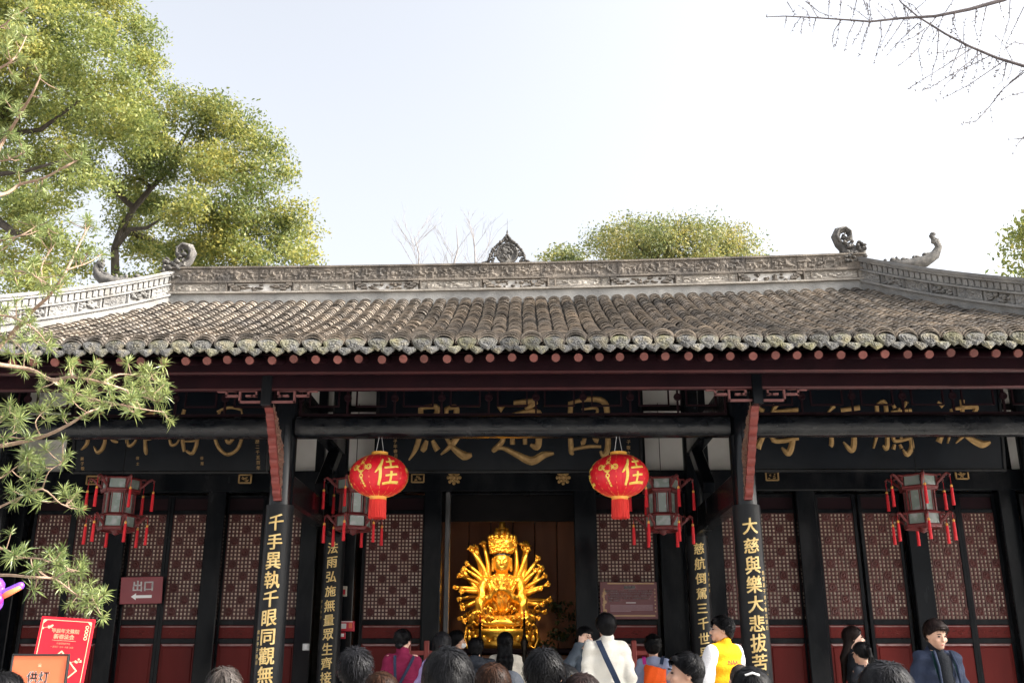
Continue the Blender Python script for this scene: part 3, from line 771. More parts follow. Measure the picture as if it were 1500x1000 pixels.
for pxc in (69, 128, 211, 271): leaf(xat(pxc), set_n)
d_ = xat(211) - xat(69)
leaf(xat(211) + d_, set_n); leaf(xat(271) + d_, set_n); leaf(xat(69) - d_, set_n); leaf(xat(128) - d_, set_n)
for pxc in (1232, 1297, 1389, 1441): leaf(xat(pxc), set_n)
leaf(xat(1144), set_n); leaf(xat(1144) - .62, set_n); leaf(xat(1441) + .95, set_n); leaf(xat(1441) + 1.57, set_n)
leaf(xat(576), set_w); leaf(xat(917), set_w)
def post(px, wpx, name='post', yoff=-.06):
    b = MB(); x = xat(px); wd = wpx / 101; b.box((x, YD + .02 + yoff, (PLAT + Zlin1) / 2), (wd, .2, Zlin1 - PLAT - .01), ch=.012); b.build(name, M_lacq, hall)
for px, wpx in ((21, 22), (171, 25), (313, 27), (452, 24), (1046, 26), (1185, 28), (1345, 28), (1485, 26), (505, 33), (985, 36)): post(px, wpx)
post(634, 26, 'door_jamb', -.1); post(858, 33, 'door_jamb', -.1)
b = MB(); b.box((xat(655), YD - .03, (PLAT + Zlin0) / 2), (.07, .16, Zlin0 - PLAT), ch=.01); b.build('door_jamb', pbr('worn_jamb', [(.03, .032, .036), (.1, .1, .105)], rough=.35, scale=14, stretch=(1, 1, .2)), hall)
b = MB(); b.box((0, YD - .06, (Zlin0 + Zlin1) / 2), (15.6, .26, Zlin1 - Zlin0), ch=.015); b.build('lintel', M_lacq, hall)
b = MB(); b.box((xat(750), YD - .1, Zlin0 - .03), (xat(842) - xat(660), .1, .03), ch=.01); b.build('lintel_trim', M_lacq, hall)
b = MB(); b.box((0, YD, PLAT + .075), (15.6, .16, .15), ch=.01); b.build('threshold', M_lacq, hall)
b = MB(); b.box((0, YD + .1, (Zlin1 + 5.75) / 2), (15.6, .08, 5.75 - Zlin1)); b.build('upper_wall', M_plaster, hall)
for px in (104, 395, 470, 555, 938, 1030, 1095, 1470):
    b = MB(); b.box((xat(px, py=660), YD + .03, (Zlin1 + 5.7) / 2), (.13, .12, 5.7 - Zlin1 - .02)); b.build('upper_post', M_lacq, hall)
# outer walls and back wall close the room in
M_outer = pbr('grey_brick_wall', [(.16, .16, .165), (.25, .25, .25)], rough=.9, scale=5)
for sx in (-1, 1):
    b = MB(); b.box((sx * 7.85, 6.6, 2.9), (.25, 6.6, 5.0)); b.build('side_wall', M_outer, hall)
b = MB(); b.box((0, 9.9, 2.9), (15.7, .25, 5.0)); b.build('back_wall', M_outer, hall)
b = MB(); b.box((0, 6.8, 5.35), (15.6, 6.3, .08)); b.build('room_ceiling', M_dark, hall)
# dark boarded screen behind the figure
b = MB(); sx0, sx1 = at(640, 850, 6.4).x - .6, at(830, 850, 6.4).x + .6
for i in range(9):
    xa = sx0 + (sx1 - sx0) * i / 9; b.box((xa + (sx1 - sx0) / 18, 6.4, 2.6), ((sx1 - sx0) / 9 - .012, .05, 4.3), ch=.006)
so = b.build('altar_screen', M_boards); tag(so, 'dark brown boarded screen behind the golden figure', 'screen')
b = MB(); zt0_ = at(750, 764, YD + .35).z; b.box((xat(750), YD + .33, (zt0_ + Zlin1 + .3) / 2), (2.6, .05, Zlin1 + .3 - zt0_), ch=.008); b.build('transom', M_dark, hall)
# gilt door studs on the lintel
def stud_box(px, py, group=None):
    c = at(px, py, YD - .22); t = MB()
    for (dx, dz, w_, h_) in ((0, .058, .19, .018), (0, -.058, .17, .018), (-.088, 0, .018, .12), (.088, 0, .018, .12)): t.box((c.x + dx, YD - .215, c.z + dz), (w_, .03, h_))
    rnd = random.Random(px)
    for k in range(9): t.box((c.x + rnd.uniform(-.045, .045), YD - .215, c.z + rnd.uniform(-.03, .03)), (rnd.uniform(.015, .05), .02, .012), rot=Matrix.Rotation(rnd.uniform(-.8, .8), 3, 'Y'))
    o = t.build('lintel_stud', M_giltdull, hall)
    q = MB(); q.box((c.x, YD - .2, c.z), (.16, .025, .11)); q.build('stud_ground', M_dark, o)
for px, py in ((136, 703), (359, 701), (612, 700), (1131, 697), (1409, 695)): stud_box(px, py)
for px, py in ((665, 699), (825, 699)):
    c = at(px, py, YD - .22); t = MB()
    for ring, rr, n in ((0, .085, 8), (1, .05, 6)):
        for k in range(n):
            a = 2 * math.pi * k / n; t.sphere((c.x + rr * math.cos(a), YD - .21 - ring * .02, c.z + rr * math.sin(a)), (.026, .025, .026), 7, 5)
    t.sphere((c.x, YD - .24, c.z), .035, 8, 6); t.lathe([(0, 0), (.07, 0), (.07, .04), (0, .05)], (c.x, YD - .18, c.z), 8, rot=Matrix.Rotation(R(90), 3, 'X'))
    t.build('lintel_rosette', M_giltdull, hall)
# ------------------------------------------------------------------ plaques and couplet boards
M_plaque = pbr('plaque_black', [(0.004, 0.006, 0.010), (0.007, 0.010, 0.015)], spec=.12, rough=0.25, scale=2, bump=.12, bscale=8)
M_board = pbr('couplet_black', [(0.010, 0.011, 0.013), (0.017, 0.018, 0.020)], spec=.2, rough=0.35, scale=4, bump=.15, bscale=20)
M_brush = pbr('gold_lettering', [(0.62, 0.42, 0.14), (0.86, 0.66, 0.30)], rough=0.45, metal=0.25, scale=18)
def stroke(b, pts, wds, y, dep=.022):
    """one brush stroke: a ribbon of changing width with rounded back, in the x,z plane"""
    P = [Vector((p[0], 0, p[1])) for p in pts]; n = 7; Q = []; W = []
    for i in range(len(P) - 1):
        p0 = P[max(i - 1, 0)]; p1 = P[i]; p2 = P[i + 1]; p3 = P[min(i + 2, len(P) - 1)]
        for k in range(n):
            t = k / n
            Q.append(.5 * ((2 * p1) + (p2 - p0) * t + (2 * p0 - 5 * p1 + 4 * p2 - p3) * t * t + (3 * p1 - p0 - 3 * p2 + p3) * t ** 3)); W.append(wds[i] * (1 - t) + wds[i + 1] * t)
    Q.append(P[-1]); W.append(wds[-1]); vs = []; k = len(Q)
    for i in range(k):
        d = (Q[min(i + 1, k - 1)] - Q[max(i - 1, 0)]); d.normalize(); nr = Vector((-d.z, 0, d.x))
        for (a, yy) in ((-1, 0), (-.45, -dep), (.45, -dep), (1, 0)):
            q = Q[i] + nr * (a * W[i]); vs.append((q.x, y + yy, q.z))
    fs = [(i * 4 + j, i * 4 + j + 1, (i + 1) * 4 + j + 1, (i + 1) * 4 + j) for i in range(k - 1) for j in range(3)] + [(0, 1, 2, 3), ((k - 1) * 4 + 3, (k - 1) * 4 + 2, (k - 1) * 4 + 1, (k - 1) * 4)]
    b.add(vs, fs)
# brush characters on a unit square (0..1, z up), written as strokes: ([points], [half widths])
BRUSH = {
 '佳': [([(.34, .98), (.22, .70), (.02, .46)], [.03, .06, .02]), ([(.22, .66), (.23, .3), (.18, .0)], [.05, .055, .05]), ([(.46, .84), (.90, .87)], [.035, .04]), ([(.66, 1.02), (.66, .64)], [.05, .04]), ([(.38, .61), (1.0, .64)], [.035, .045]), ([(.44, .31), (.92, .34)], [.035, .04]), ([(.67, .46), (.67, .06)], [.045, .045]), ([(.34, .03), (.7, .05), (1.06, .03)], [.04, .045, .05])],
 '圓': [([(.10, .92), (.08, .5), (.10, .02), (.14, .0)], [.05, .045, .05, .03]), ([(.08, .90), (.5, .97), (.88, .90), (.93, .5), (.93, .08), (.84, -.06), (.76, .02)], [.03, .05, .06, .05, .055, .06, .02]),
        ([(.14, .05), (.5, .10), (.78, .10)], [.03, .035, .03]), ([(.35, .78), (.68, .80), (.66, .68), (.36, .66)], [.02, .03, .03, .02]), ([(.3, .56), (.74, .58)], [.025, .03]),
        ([(.36, .48), (.36, .30)], [.025, .03]), ([(.36, .48), (.66, .50), (.66, .28)], [.02, .03, .03]), ([(.42, .3), (.38, .18), (.32, .16)], [.03, .045, .04]), ([(.6, .3), (.66, .22), (.72, .2)], [.03, .045, .05])],
 '通': [([(.12, .86), (.2, .8)], [.02, .05]), ([(.06, .62), (.2, .62), (.14, .42), (.2, .28), (.06, .12), (.02, .08)], [.02, .04, .03, .035, .04, .02]),
        ([(.02, .1), (.2, .14), (.45, .02), (.68, -.08), (.88, .02), (1.05, .05)], [.02, .03, .045, .06, .05, .02]), ([(.38, .92), (.74, .94), (.58, .8)], [.03, .045, .03]), ([(.36, .72), (.36, .2)], [.03, .035]),
        ([(.36, .72), (.8, .75), (.8, .28), (.76, .16), (.66, .2)], [.025, .04, .045, .05, .02]), ([(.38, .56), (.78, .57)], [.02, .025]), ([(.38, .4), (.78, .41)], [.02, .025]), ([(.57, .74), (.57, .2)], [.03, .03])],
 '殿': [([(.12, .94), (.42, .96), (.40, .8), (.14, .78)], [.03, .045, .04, .03]), ([(.13, .94), (.12, .5), (.05, .2), (-.08, -.02)], [.04, .045, .04, .012]), ([(.18, .62), (.46, .64)], [.025, .03]), ([(.26, .74), (.24, .42)], [.025, .03]), ([(.38, .74), (.38, .42)], [.025, .03]),
        ([(.14, .40), (.5, .43)], [.025, .035]), ([(.25, .34), (.2, .2), (.16, .14)], [.03, .05, .03]), ([(.36, .34), (.42, .22), (.46, .16)], [.03, .045, .05]), ([(.62, .94), (.6, .7), (.52, .6)], [.035, .035, .012]),
        ([(.6, .92), (.8, .94), (.8, .7), (.94, .66)], [.03, .045, .045, .03]), ([(.56, .5), (.86, .53), (.74, .28), (.52, .08)], [.025, .05, .05, .012]), ([(.6, .42), (.76, .2), (.96, .06), (1.1, .08)], [.025, .045, .07, .03])],
 '海': [([(.08, .92), (.2, .82)], [.025, .05]), ([(.02, .66), (.15, .56)], [.025, .05]), ([(.04, .02), (.12, .2), (.24, .34)], [.06, .05, .015]), ([(.46, .96), (.34, .74)], [.05, .02]), ([(.4, .82), (.92, .86)], [.03, .04]),
        ([(.44, .68), (.38, .2), (.9, .24)], [.04, .045, .035]), ([(.44, .68), (.82, .72), (.78, .2), (.68, -.08), (.54, .04)], [.03, .045, .05, .06, .015]), ([(.28, .44), (.98, .5)], [.03, .045]), ([(.58, .6), (.64, .54)], [.03, .04]), ([(.54, .36), (.62, .3)], [.03, .045])],
 '行': [([(.34, .94), (.14, .74)], [.05, .015]), ([(.36, .66), (.2, .46), (.04, .34)], [.05, .045, .015]), ([(.24, .5), (.24, .1), (.2, .02)], [.04, .05, .04]), ([(.5, .84), (.96, .9)], [.04, .055]), ([(.44, .56), (1.04, .62)], [.04, .055]),
        ([(.78, .58), (.78, .1), (.7, -.06), (.52, .12)], [.045, .06, .065, .015])],
 '騰': [([(.14, .92), (.12, .4), (.0, .02)], [.04, .045, .02]), ([(.14, .92), (.34, .93), (.34, .2), (.3, .02), (.22, .08)], [.03, .045, .045, .05, .015]), ([(.16, .66), (.32, .67)], [.025, .03]), ([(.15, .42), (.32, .43)], [.025, .03]),
        ([(.5, .94), (.56, .84)], [.025, .045]), ([(.84, .97), (.76, .84)], [.04, .02]), ([(.46, .76), (.94, .8)], [.03, .04]), ([(.42, .62), (1.0, .66)], [.03, .04]), ([(.66, .84), (.5, .5), (.4, .42)], [.03, .035, .012]), ([(.74, .62), (.88, .5), (1.0, .46)], [.03, .045, .03]),
        ([(.52, .44), (.5, .18), (.86, .22)], [.035, .04, .03]), ([(.5, .44), (.84, .47)], [.03, .035]), ([(.52, .31), (.84, .33)], [.025, .03]), ([(.68, .46), (.66, .2)], [.03, .03]), ([(.86, .3), (.9, .06), (.78, -.1), (.68, .0)], [.035, .05, .055, .015]), ([(.5, .1), (.46, .0)], [.03, .045]), ([(.62, .1), (.66, .02)], [.025, .04])],
 '波': [([(.08, .94), (.2, .84)], [.025, .05]), ([(.0, .66), (.14, .58)], [.025, .05]), ([(.04, .06), (.14, .24), (.24, .36)], [.06, .05, .015]), ([(.4, .78), (.36, .4), (.24, .04)], [.045, .045, .015]), ([(.4, .78), (.94, .83), (.84, .66)], [.03, .05, .03]),
        ([(.64, .98), (.62, .54)], [.05, .035]), ([(.42, .52), (.82, .55), (.66, .26), (.42, .04)], [.025, .05, .045, .012]), ([(.48, .42), (.7, .18), (1.0, .02), (1.2, .06)], [.025, .045, .075, .03])],
 '緣': [([(.26, .94), (.1, .74), (.28, .7), (.08, .46)], [.045, .03, .03, .03]), ([(.06, .44), (.34, .5)], [.03, .03]), ([(.22, .42), (.16, .16), (.02, .02)], [.05, .05, .02]), ([(.58, .94), (.5, .74), (.86, .78)], [.045, .03, .035]), ([(.42, .58), (.98, .62)], [.03, .04]),
        ([(.66, .6), (.44, .36), (.52, .3), (.7, .44), (.66, .1), (.5, -.04), (.38, .1)], [.03, .03, .025, .03, .05, .05, .015]), ([(.74, .42), (.94, .24), (1.08, .2)], [.03, .05, .02]), ([(.9, .48), (.76, .36)], [.04, .015])],
 '印': [([(.3, .9), (.1, .72), (.06, .32), (.16, .12), (.34, .2), (.44, .4)], [.04, .035, .045, .05, .04, .02]), ([(.12, .56), (.38, .6)], [.03, .03]), ([(.54, .82), (.94, .88), (.96, .5), (.88, .3), (.7, .26)], [.035, .05, .045, .045, .02]), ([(.64, .84), (.66, .4), (.72, .0), (.76, -.1)], [.045, .045, .06, .02])],
 '有': [([(.02, .7), (.96, .8)], [.035, .05]), ([(.46, .98), (.3, .6), (.02, .3)], [.05, .045, .015]), ([(.02, .34), (.1, .14), (.28, .18), (.4, .42)], [.03, .045, .03, .02]), ([(.42, .54), (.46, .2), (.52, -.02)], [.04, .055, .04]), ([(.42, .54), (.86, .58), (.9, .2), (.78, -.06), (.58, .0)], [.03, .05, .05, .05, .03]), ([(.46, .38), (.98, .36), (.88, .24), (.5, .22)], [.025, .035, .03, .025])],
 '圆': [([(.2, .92), (.02, .56), (.14, .14), (.48, -.08), (.84, .06), (.98, .5), (.9, .96)], [.03, .045, .05, .05, .05, .045, .02]), ([(.1, .9), (.5, 1.0), (.9, .94)], [.03, .045, .03]), ([(.4, .82), (.36, .56), (.66, .6), (.74, .4), (.54, .18), (.42, .3), (.5, .44)], [.03, .045, .045, .05, .05, .045, .02])],
}
def plaque(px0, px1, py_bot, py_top, chars, label, small):
    Yp = YD - .28; a = at(px0, py_bot, Yp); b_ = at(px1, py_bot, Yp); c = (a.x + b_.x) / 2; W = b_.x - a.x
    z0 = a.z; z1 = at(750, py_top, Yp - .3).z; Hh = z1 - z0
    t = thing('name_plaque', label, 'plaque', (c, Yp, z0), group=None)
    tilt = Matrix.Rotation(R(10), 3, 'X')                 # hung leaning forward
    bd = MB(); bd.box((0, .03, Hh / 2), (W, .06, Hh), ch=.012); o = bd.build('board', M_plaque, t)
    fr = MB()
    for (x, z, w_, h_) in ((0, .015, W + .05, .05), (0, Hh - .015, W + .05, .05), (-W / 2, Hh / 2, .05, Hh - .06), (W / 2, Hh / 2, .05, Hh - .06)): fr.box((x, .02, z), (w_, .09, h_), ch=.01)
    fr.build('frame', M_lacq, t)
    for (ch, px, pw, pyb, pyt) in chars:
        x0 = at(px, 650, Yp).x - c; w_ = pw / 103; zb = at(px, pyb, Yp - .02).z - z0; zt = at(px, pyt, Yp - .12).z - z0
        b = MB()
        for pts, wd in BRUSH[ch]: stroke(b, [(x0 + (p[0] - .5) * w_, zb + p[1] * (zt - zb)) for p in pts], [q * w_ * 1.2 for q in wd], -.002)
        b.build('character', M_giltdull, t, smooth=False)
    for (px, py, txt, s_) in small:
        p = at(px, py, Yp); v, f = glyph(txt, s_, bold=.01)
        b = MB(); b.add([(q.x + p.x - c, q.y - .006, q.z + p.z - z0) for q in v], f); b.build('inscription', M_giltdull, t)
    t.rotation_euler = (R(9), 0, 0)
    return t
def col_small(px, py0, txt, s_, step): return [(px, py0 + i * step, ch, s_) for i, ch in enumerate(txt)]
plaque(552, 940, 693, 556, [('殿', 645, 80, 672, 592), ('通', 763, 90, 668, 583), ('圓', 862, 66, 662, 582)], 'wide black plaque with three large gold characters above the doorway of the golden figure', col_small(580, 640, '甲子年春月', .06, 7) + col_small(920, 640, '弟子敬立', .06, 8))
plaque(106, 391, 694, 556, [('緣', 147, 52, 660, 598), ('印', 207, 46, 660, 598), ('有', 272, 48, 660, 598), ('圆', 336, 46, 660, 596)], 'black plaque with looping gold running script above the doors behind the pine-like branches', col_small(379, 640, '佛歷二千五百年', .062, 7.5) + col_small(122, 672, '弟子敬', .055, 7) + col_small(203, 671, '信士', .05, 8) + col_small(297, 671, '善眾', .05, 8))
plaque(1098, 1472, 691, 556, [('海', 1140, 72, 658, 590), ('行', 1232, 62, 655, 590), ('騰', 1308, 64, 658, 586), ('波', 1402, 66, 652, 584)], 'black plaque with four bold gold characters above the plain doors beside a hexagonal lantern', [])

def couplet(x, y, r, pts, top_px, sizes, label, extra=()):
    z1 = at(top_px[0], top_px[1], y - r).z; z0 = PLAT + .35
    t = thing('couplet_board', label, 'couplet board', (x, y, z0))
    n = 14; half = R(82); b = MB(); vs = []
    for z in (0, z1 - z0):
        for rr in (r + .018, r + .002):
            for k in range(n + 1):
                a = -half + 2 * half * k / n; vs.append((rr * math.sin(a), -rr * math.cos(a), z))
    m = n + 1; fs = []
    for k in range(n):
        fs += [(k, k + 1, 2 * m + k + 1, 2 * m + k), (2 * m + k, 2 * m + k + 1, 3 * m + k + 1, 3 * m + k), (k + 1, k, m + k, m + k + 1)]
    fs += [(0, 2 * m, 3 * m, m), (n, m + n, 3 * m + n, 2 * m + n)]
    b.add(vs, fs); smooth_angle(b.build('board', M_board, t), 50)
    ro = r + .0195
    def write(ch, px, py, size, bold, name, aoff=0.0):
        kz = random.uniform(.93, 1.06); rt = random.uniform(-.05, .05)
        z = at(px, py, y - r).z - z0; v, f = glyph(ch, size, bold=bold, slices=6)
        q = MB(); q.add([((ro + .004) * math.sin(aoff + p.x / ro), -(ro + .004) * math.cos(aoff + p.x / ro), z + (p.z * 1.06 + .10 * p.x) * kz + rt * p.x) for p in v], f); q.build(name, M_brush, t)
    for (ch, px, py) in pts: write(ch, px, py, sizes, .022, 'character')
    for (ch, px, py, sz, ao) in extra: write(ch, px, py, sz, .012, 'inscription', ao)
def seq(txt, x0, y0, x1, y1):
    n = len(txt); return [(c_, x0 + (x1 - x0) * i / (n - 1), y0 + (y1 - y0) * i / (n - 1)) for i, c_ in enumerate(txt)]
ROUT = .137
couplet(-XF, 0, ROUT, seq('千手異執千眼同觀無', 406, 765, 389, 988), (408, 738), .175, 'black couplet board on front column starting with the gold character for thousand', [(c_, 382, 925 + 9 * i, .045, -.75) for i, c_ in enumerate('歲次甲子春月')])
couplet(XF, 0, ROUT, seq('大慈與樂大悲拔苦無', 1096, 770, 1114, 998), (1092, 738), .175, 'black couplet board on front column starting with the gold character for great', [(c_, 1116, 838 + 9 * i, .045, .75) for i, c_ in enumerate('信眾弟子合十敬立吉日')])
couplet(-XF, YI, ROUT, seq('法雨弘施無量眾生齊接', 483, 802, 468, 992), (484, 784), .155, 'black couplet board with gold characters on inner column beside the red alarm boxes', [(c_, 465, 880 + 8 * i, .04, -.85) for i, c_ in enumerate('歲次甲子')])
couplet(XF, YI, ROUT, seq('慈航倒駕三千世界盡同', 1014, 803, 1027, 1000), (1014, 784), .155, 'black couplet board with gold characters on inner column behind the yellow jacket', [(c_, 1026, 840 + 8 * i, .04, .85) for i, c_ in enumerate('弟子敬立')])

# ------------------------------------------------------------------ round red lanterns
M_silk = pbr('red_silk', [(0.62, 0.006, 0.018), (0.74, 0.012, 0.026)], rough=0.42, scale=30, bump=.08, bscale=120, stretch=(1, 1, .2))
M_goldp = pbr('gold_print', [(0.85, 0.55, 0.06), (0.95, 0.72, 0.20)], rough=0.4, metal=.2, scale=30)
M_goldcap = pbr('gold_cap', [(0.80, 0.36, 0.05), (0.9, 0.48, 0.09)], rough=0.45, scale=8)
M_fringe = pbr('red_fringe', [(0.72, 0.03, 0.025), (0.88, 0.06, 0.045)], rough=0.7, scale=60, stretch=(3, 3, .15), bump=.5, bscale=150)
M_wire = pbr('steel_wire', [(0.55, 0.55, 0.56)], rough=.35, metal=.8)
def round_lantern(px, py, label):
    c = at(px, py, -.02); Rr = .325; Hh = .235
    t = thing('red_lantern', label, 'lantern', (c.x, c.y, c.z), group='round red lanterns')
    def surf(a, z, off=0.0):
        k = math.sqrt(max(0, 1 - (z / (Hh * 1.02)) ** 2)) ** .92; r = (Rr) * k
        return Vector(((r + off) * math.sin(a), -(r + off) * math.cos(a), z))
    b = MB(); n = 96
    def sc(u, v):
        a = u * 2 * math.pi; z = -Hh * .97 + 2 * Hh * .97 * v; z = Hh * math.sin(math.pi / 2 * (2 * v - 1)) * .985
        return surf(a, z, -.0035 * (1 - abs(math.sin(a * 8))) ** 3)
    b.grid(sc, n, 20); o = b.build('lantern_body', M_silk, t, smooth=True)
    rb = MB()
    for k in range(16):
        a = 2 * math.pi * (k + .5) / 16; rb.tube([surf(a, Hh * math.sin(math.pi / 2 * (2 * v / 12 - 1)) * .985, -.001) for v in range(13)], .0022, 4)
    rb.build('rib', M_goldp, t)
    for z, s_ in ((Hh * .94, 1), (-Hh * .94, -1)):
        q = MB(); q.lathe([(.095, 0), (.098, s_ * .006), (.09, s_ * .035), (.094, s_ * .045), (.0, s_ * .047)], (0, 0, z), 24); q.build('end_cap', M_goldcap, t, smooth=False)
    fr = MB(); rnd = random.Random(px)
    for k in range(150):
        a = 2 * math.pi * k / 150; r = .086 + rnd.uniform(-.008, .006); x, y = r * math.cos(a), r * math.sin(a); L = .20 + rnd.uniform(-.008, .008)
        fr.tube([(x, y, -Hh * .94 - .04), (x * 1.02 + rnd.uniform(-.003, .003), y * 1.02, -Hh * .94 - .04 - L * .5), (x * 1.06 + rnd.uniform(-.006, .006), y * 1.06, -Hh * .94 - .04 - L)], .0042, 4)
    fr.build('fringe', M_fringe, t)
    wr = MB(); ztop = zb0 - c.z + .02
    wr.tube([(-.05, 0, Hh * .96), (-.012, 0, ztop)], .003, 5); wr.tube([(.05, 0, Hh * .96), (.012, 0, ztop)], .003, 5); wr.build('hanging_wire', M_wire, t)
    def paint(v, f, a0, z0, name, mat, off):
        q = MB(); q.add([surf(a0 + p.x / (Rr * .98), z0 + p.z, off - p.y) for p in v], f); q.build(name, mat, t)
    for k in range(3):
        a0 = R(24) + k * R(120)
        q0 = MB(); [stroke(q0, [((p[0] - .5) * .27, (p[1] - .5) * .29 + .035 * (p[0] - .5)) for p in pts], [w2 * .27 * 1.1 for w2 in wd], -.0007 * i_, .003) for i_, (pts, wd) in enumerate(BRUSH['佳'])]; paint([Vector(p) for p in q0.v], q0.f, a0, .01, 'character', M_goldp, .003)
        a1 = a0 - R(52); q = MB()                          # knot emblem: lozenge with loops and a tail
        def ringz(cx, cz, r, w_):
            vs = []; m = 14
            for i in range(m):
                an = 2 * math.pi * i / m; vs += [Vector((cx + r * math.cos(an), 0, cz + r * math.sin(an))), Vector((cx + (r - w_) * math.cos(an), 0, cz + (r - w_) * math.sin(an)))]
            q.add(vs, [(2 * i, 2 * i + 1, (2 * i + 3) % (2 * m), (2 * i + 2) % (2 * m)) for i in range(m)])
        q.add([Vector((x, 0, z)) for x, z in ((0, .09), (.028, .062), (.062, .03), (.075, .02), (.062, .0), (.028, -.03), (0, -.055), (-.028, -.03), (-.062, 0), (-.075, .02), (-.062, .03), (-.028, .062))], [tuple(range(12))])
        ringz(.085, .02, .034, .011); ringz(-.085, .02, .034, .011); ringz(0, .10, .026, .01); ringz(0, -.075, .024, .012); ringz(.085, .02, .018, .007); ringz(-.085, .02, .018, .007)
        for i in range(4): q.add([Vector((x, 0, z)) for x, z in ((-.016 + .006 * i, -.095 - .024 * i), (.010 + .006 * i, -.095 - .024 * i), (.012 + .006 * i, -.115 - .024 * i), (-.014 + .006 * i, -.115 - .024 * i))], [(0, 1, 2, 3)])
        q.add([Vector((-.012, 0, .13)), Vector((.012, 0, .13)), Vector((.006, 0, .155)), Vector((-.006, 0, .155))], [(0, 1, 2, 3)])
        paint(q.v and [Vector(p) for p in q.v], q.f, a1, .03, 'emblem', M_goldp, .004)
        v, f = glyph('福', .085, bold=.02, slices=2); paint(v, f, a1, .05, 'emblem_character', M_silk, .0065)
    return t
round_lantern(555, 697, 'round red silk lantern with gold character hanging before the alarm boxes side of doorway')
round_lantern(907, 697, 'round red silk lantern with gold character hanging above the brown notice board')

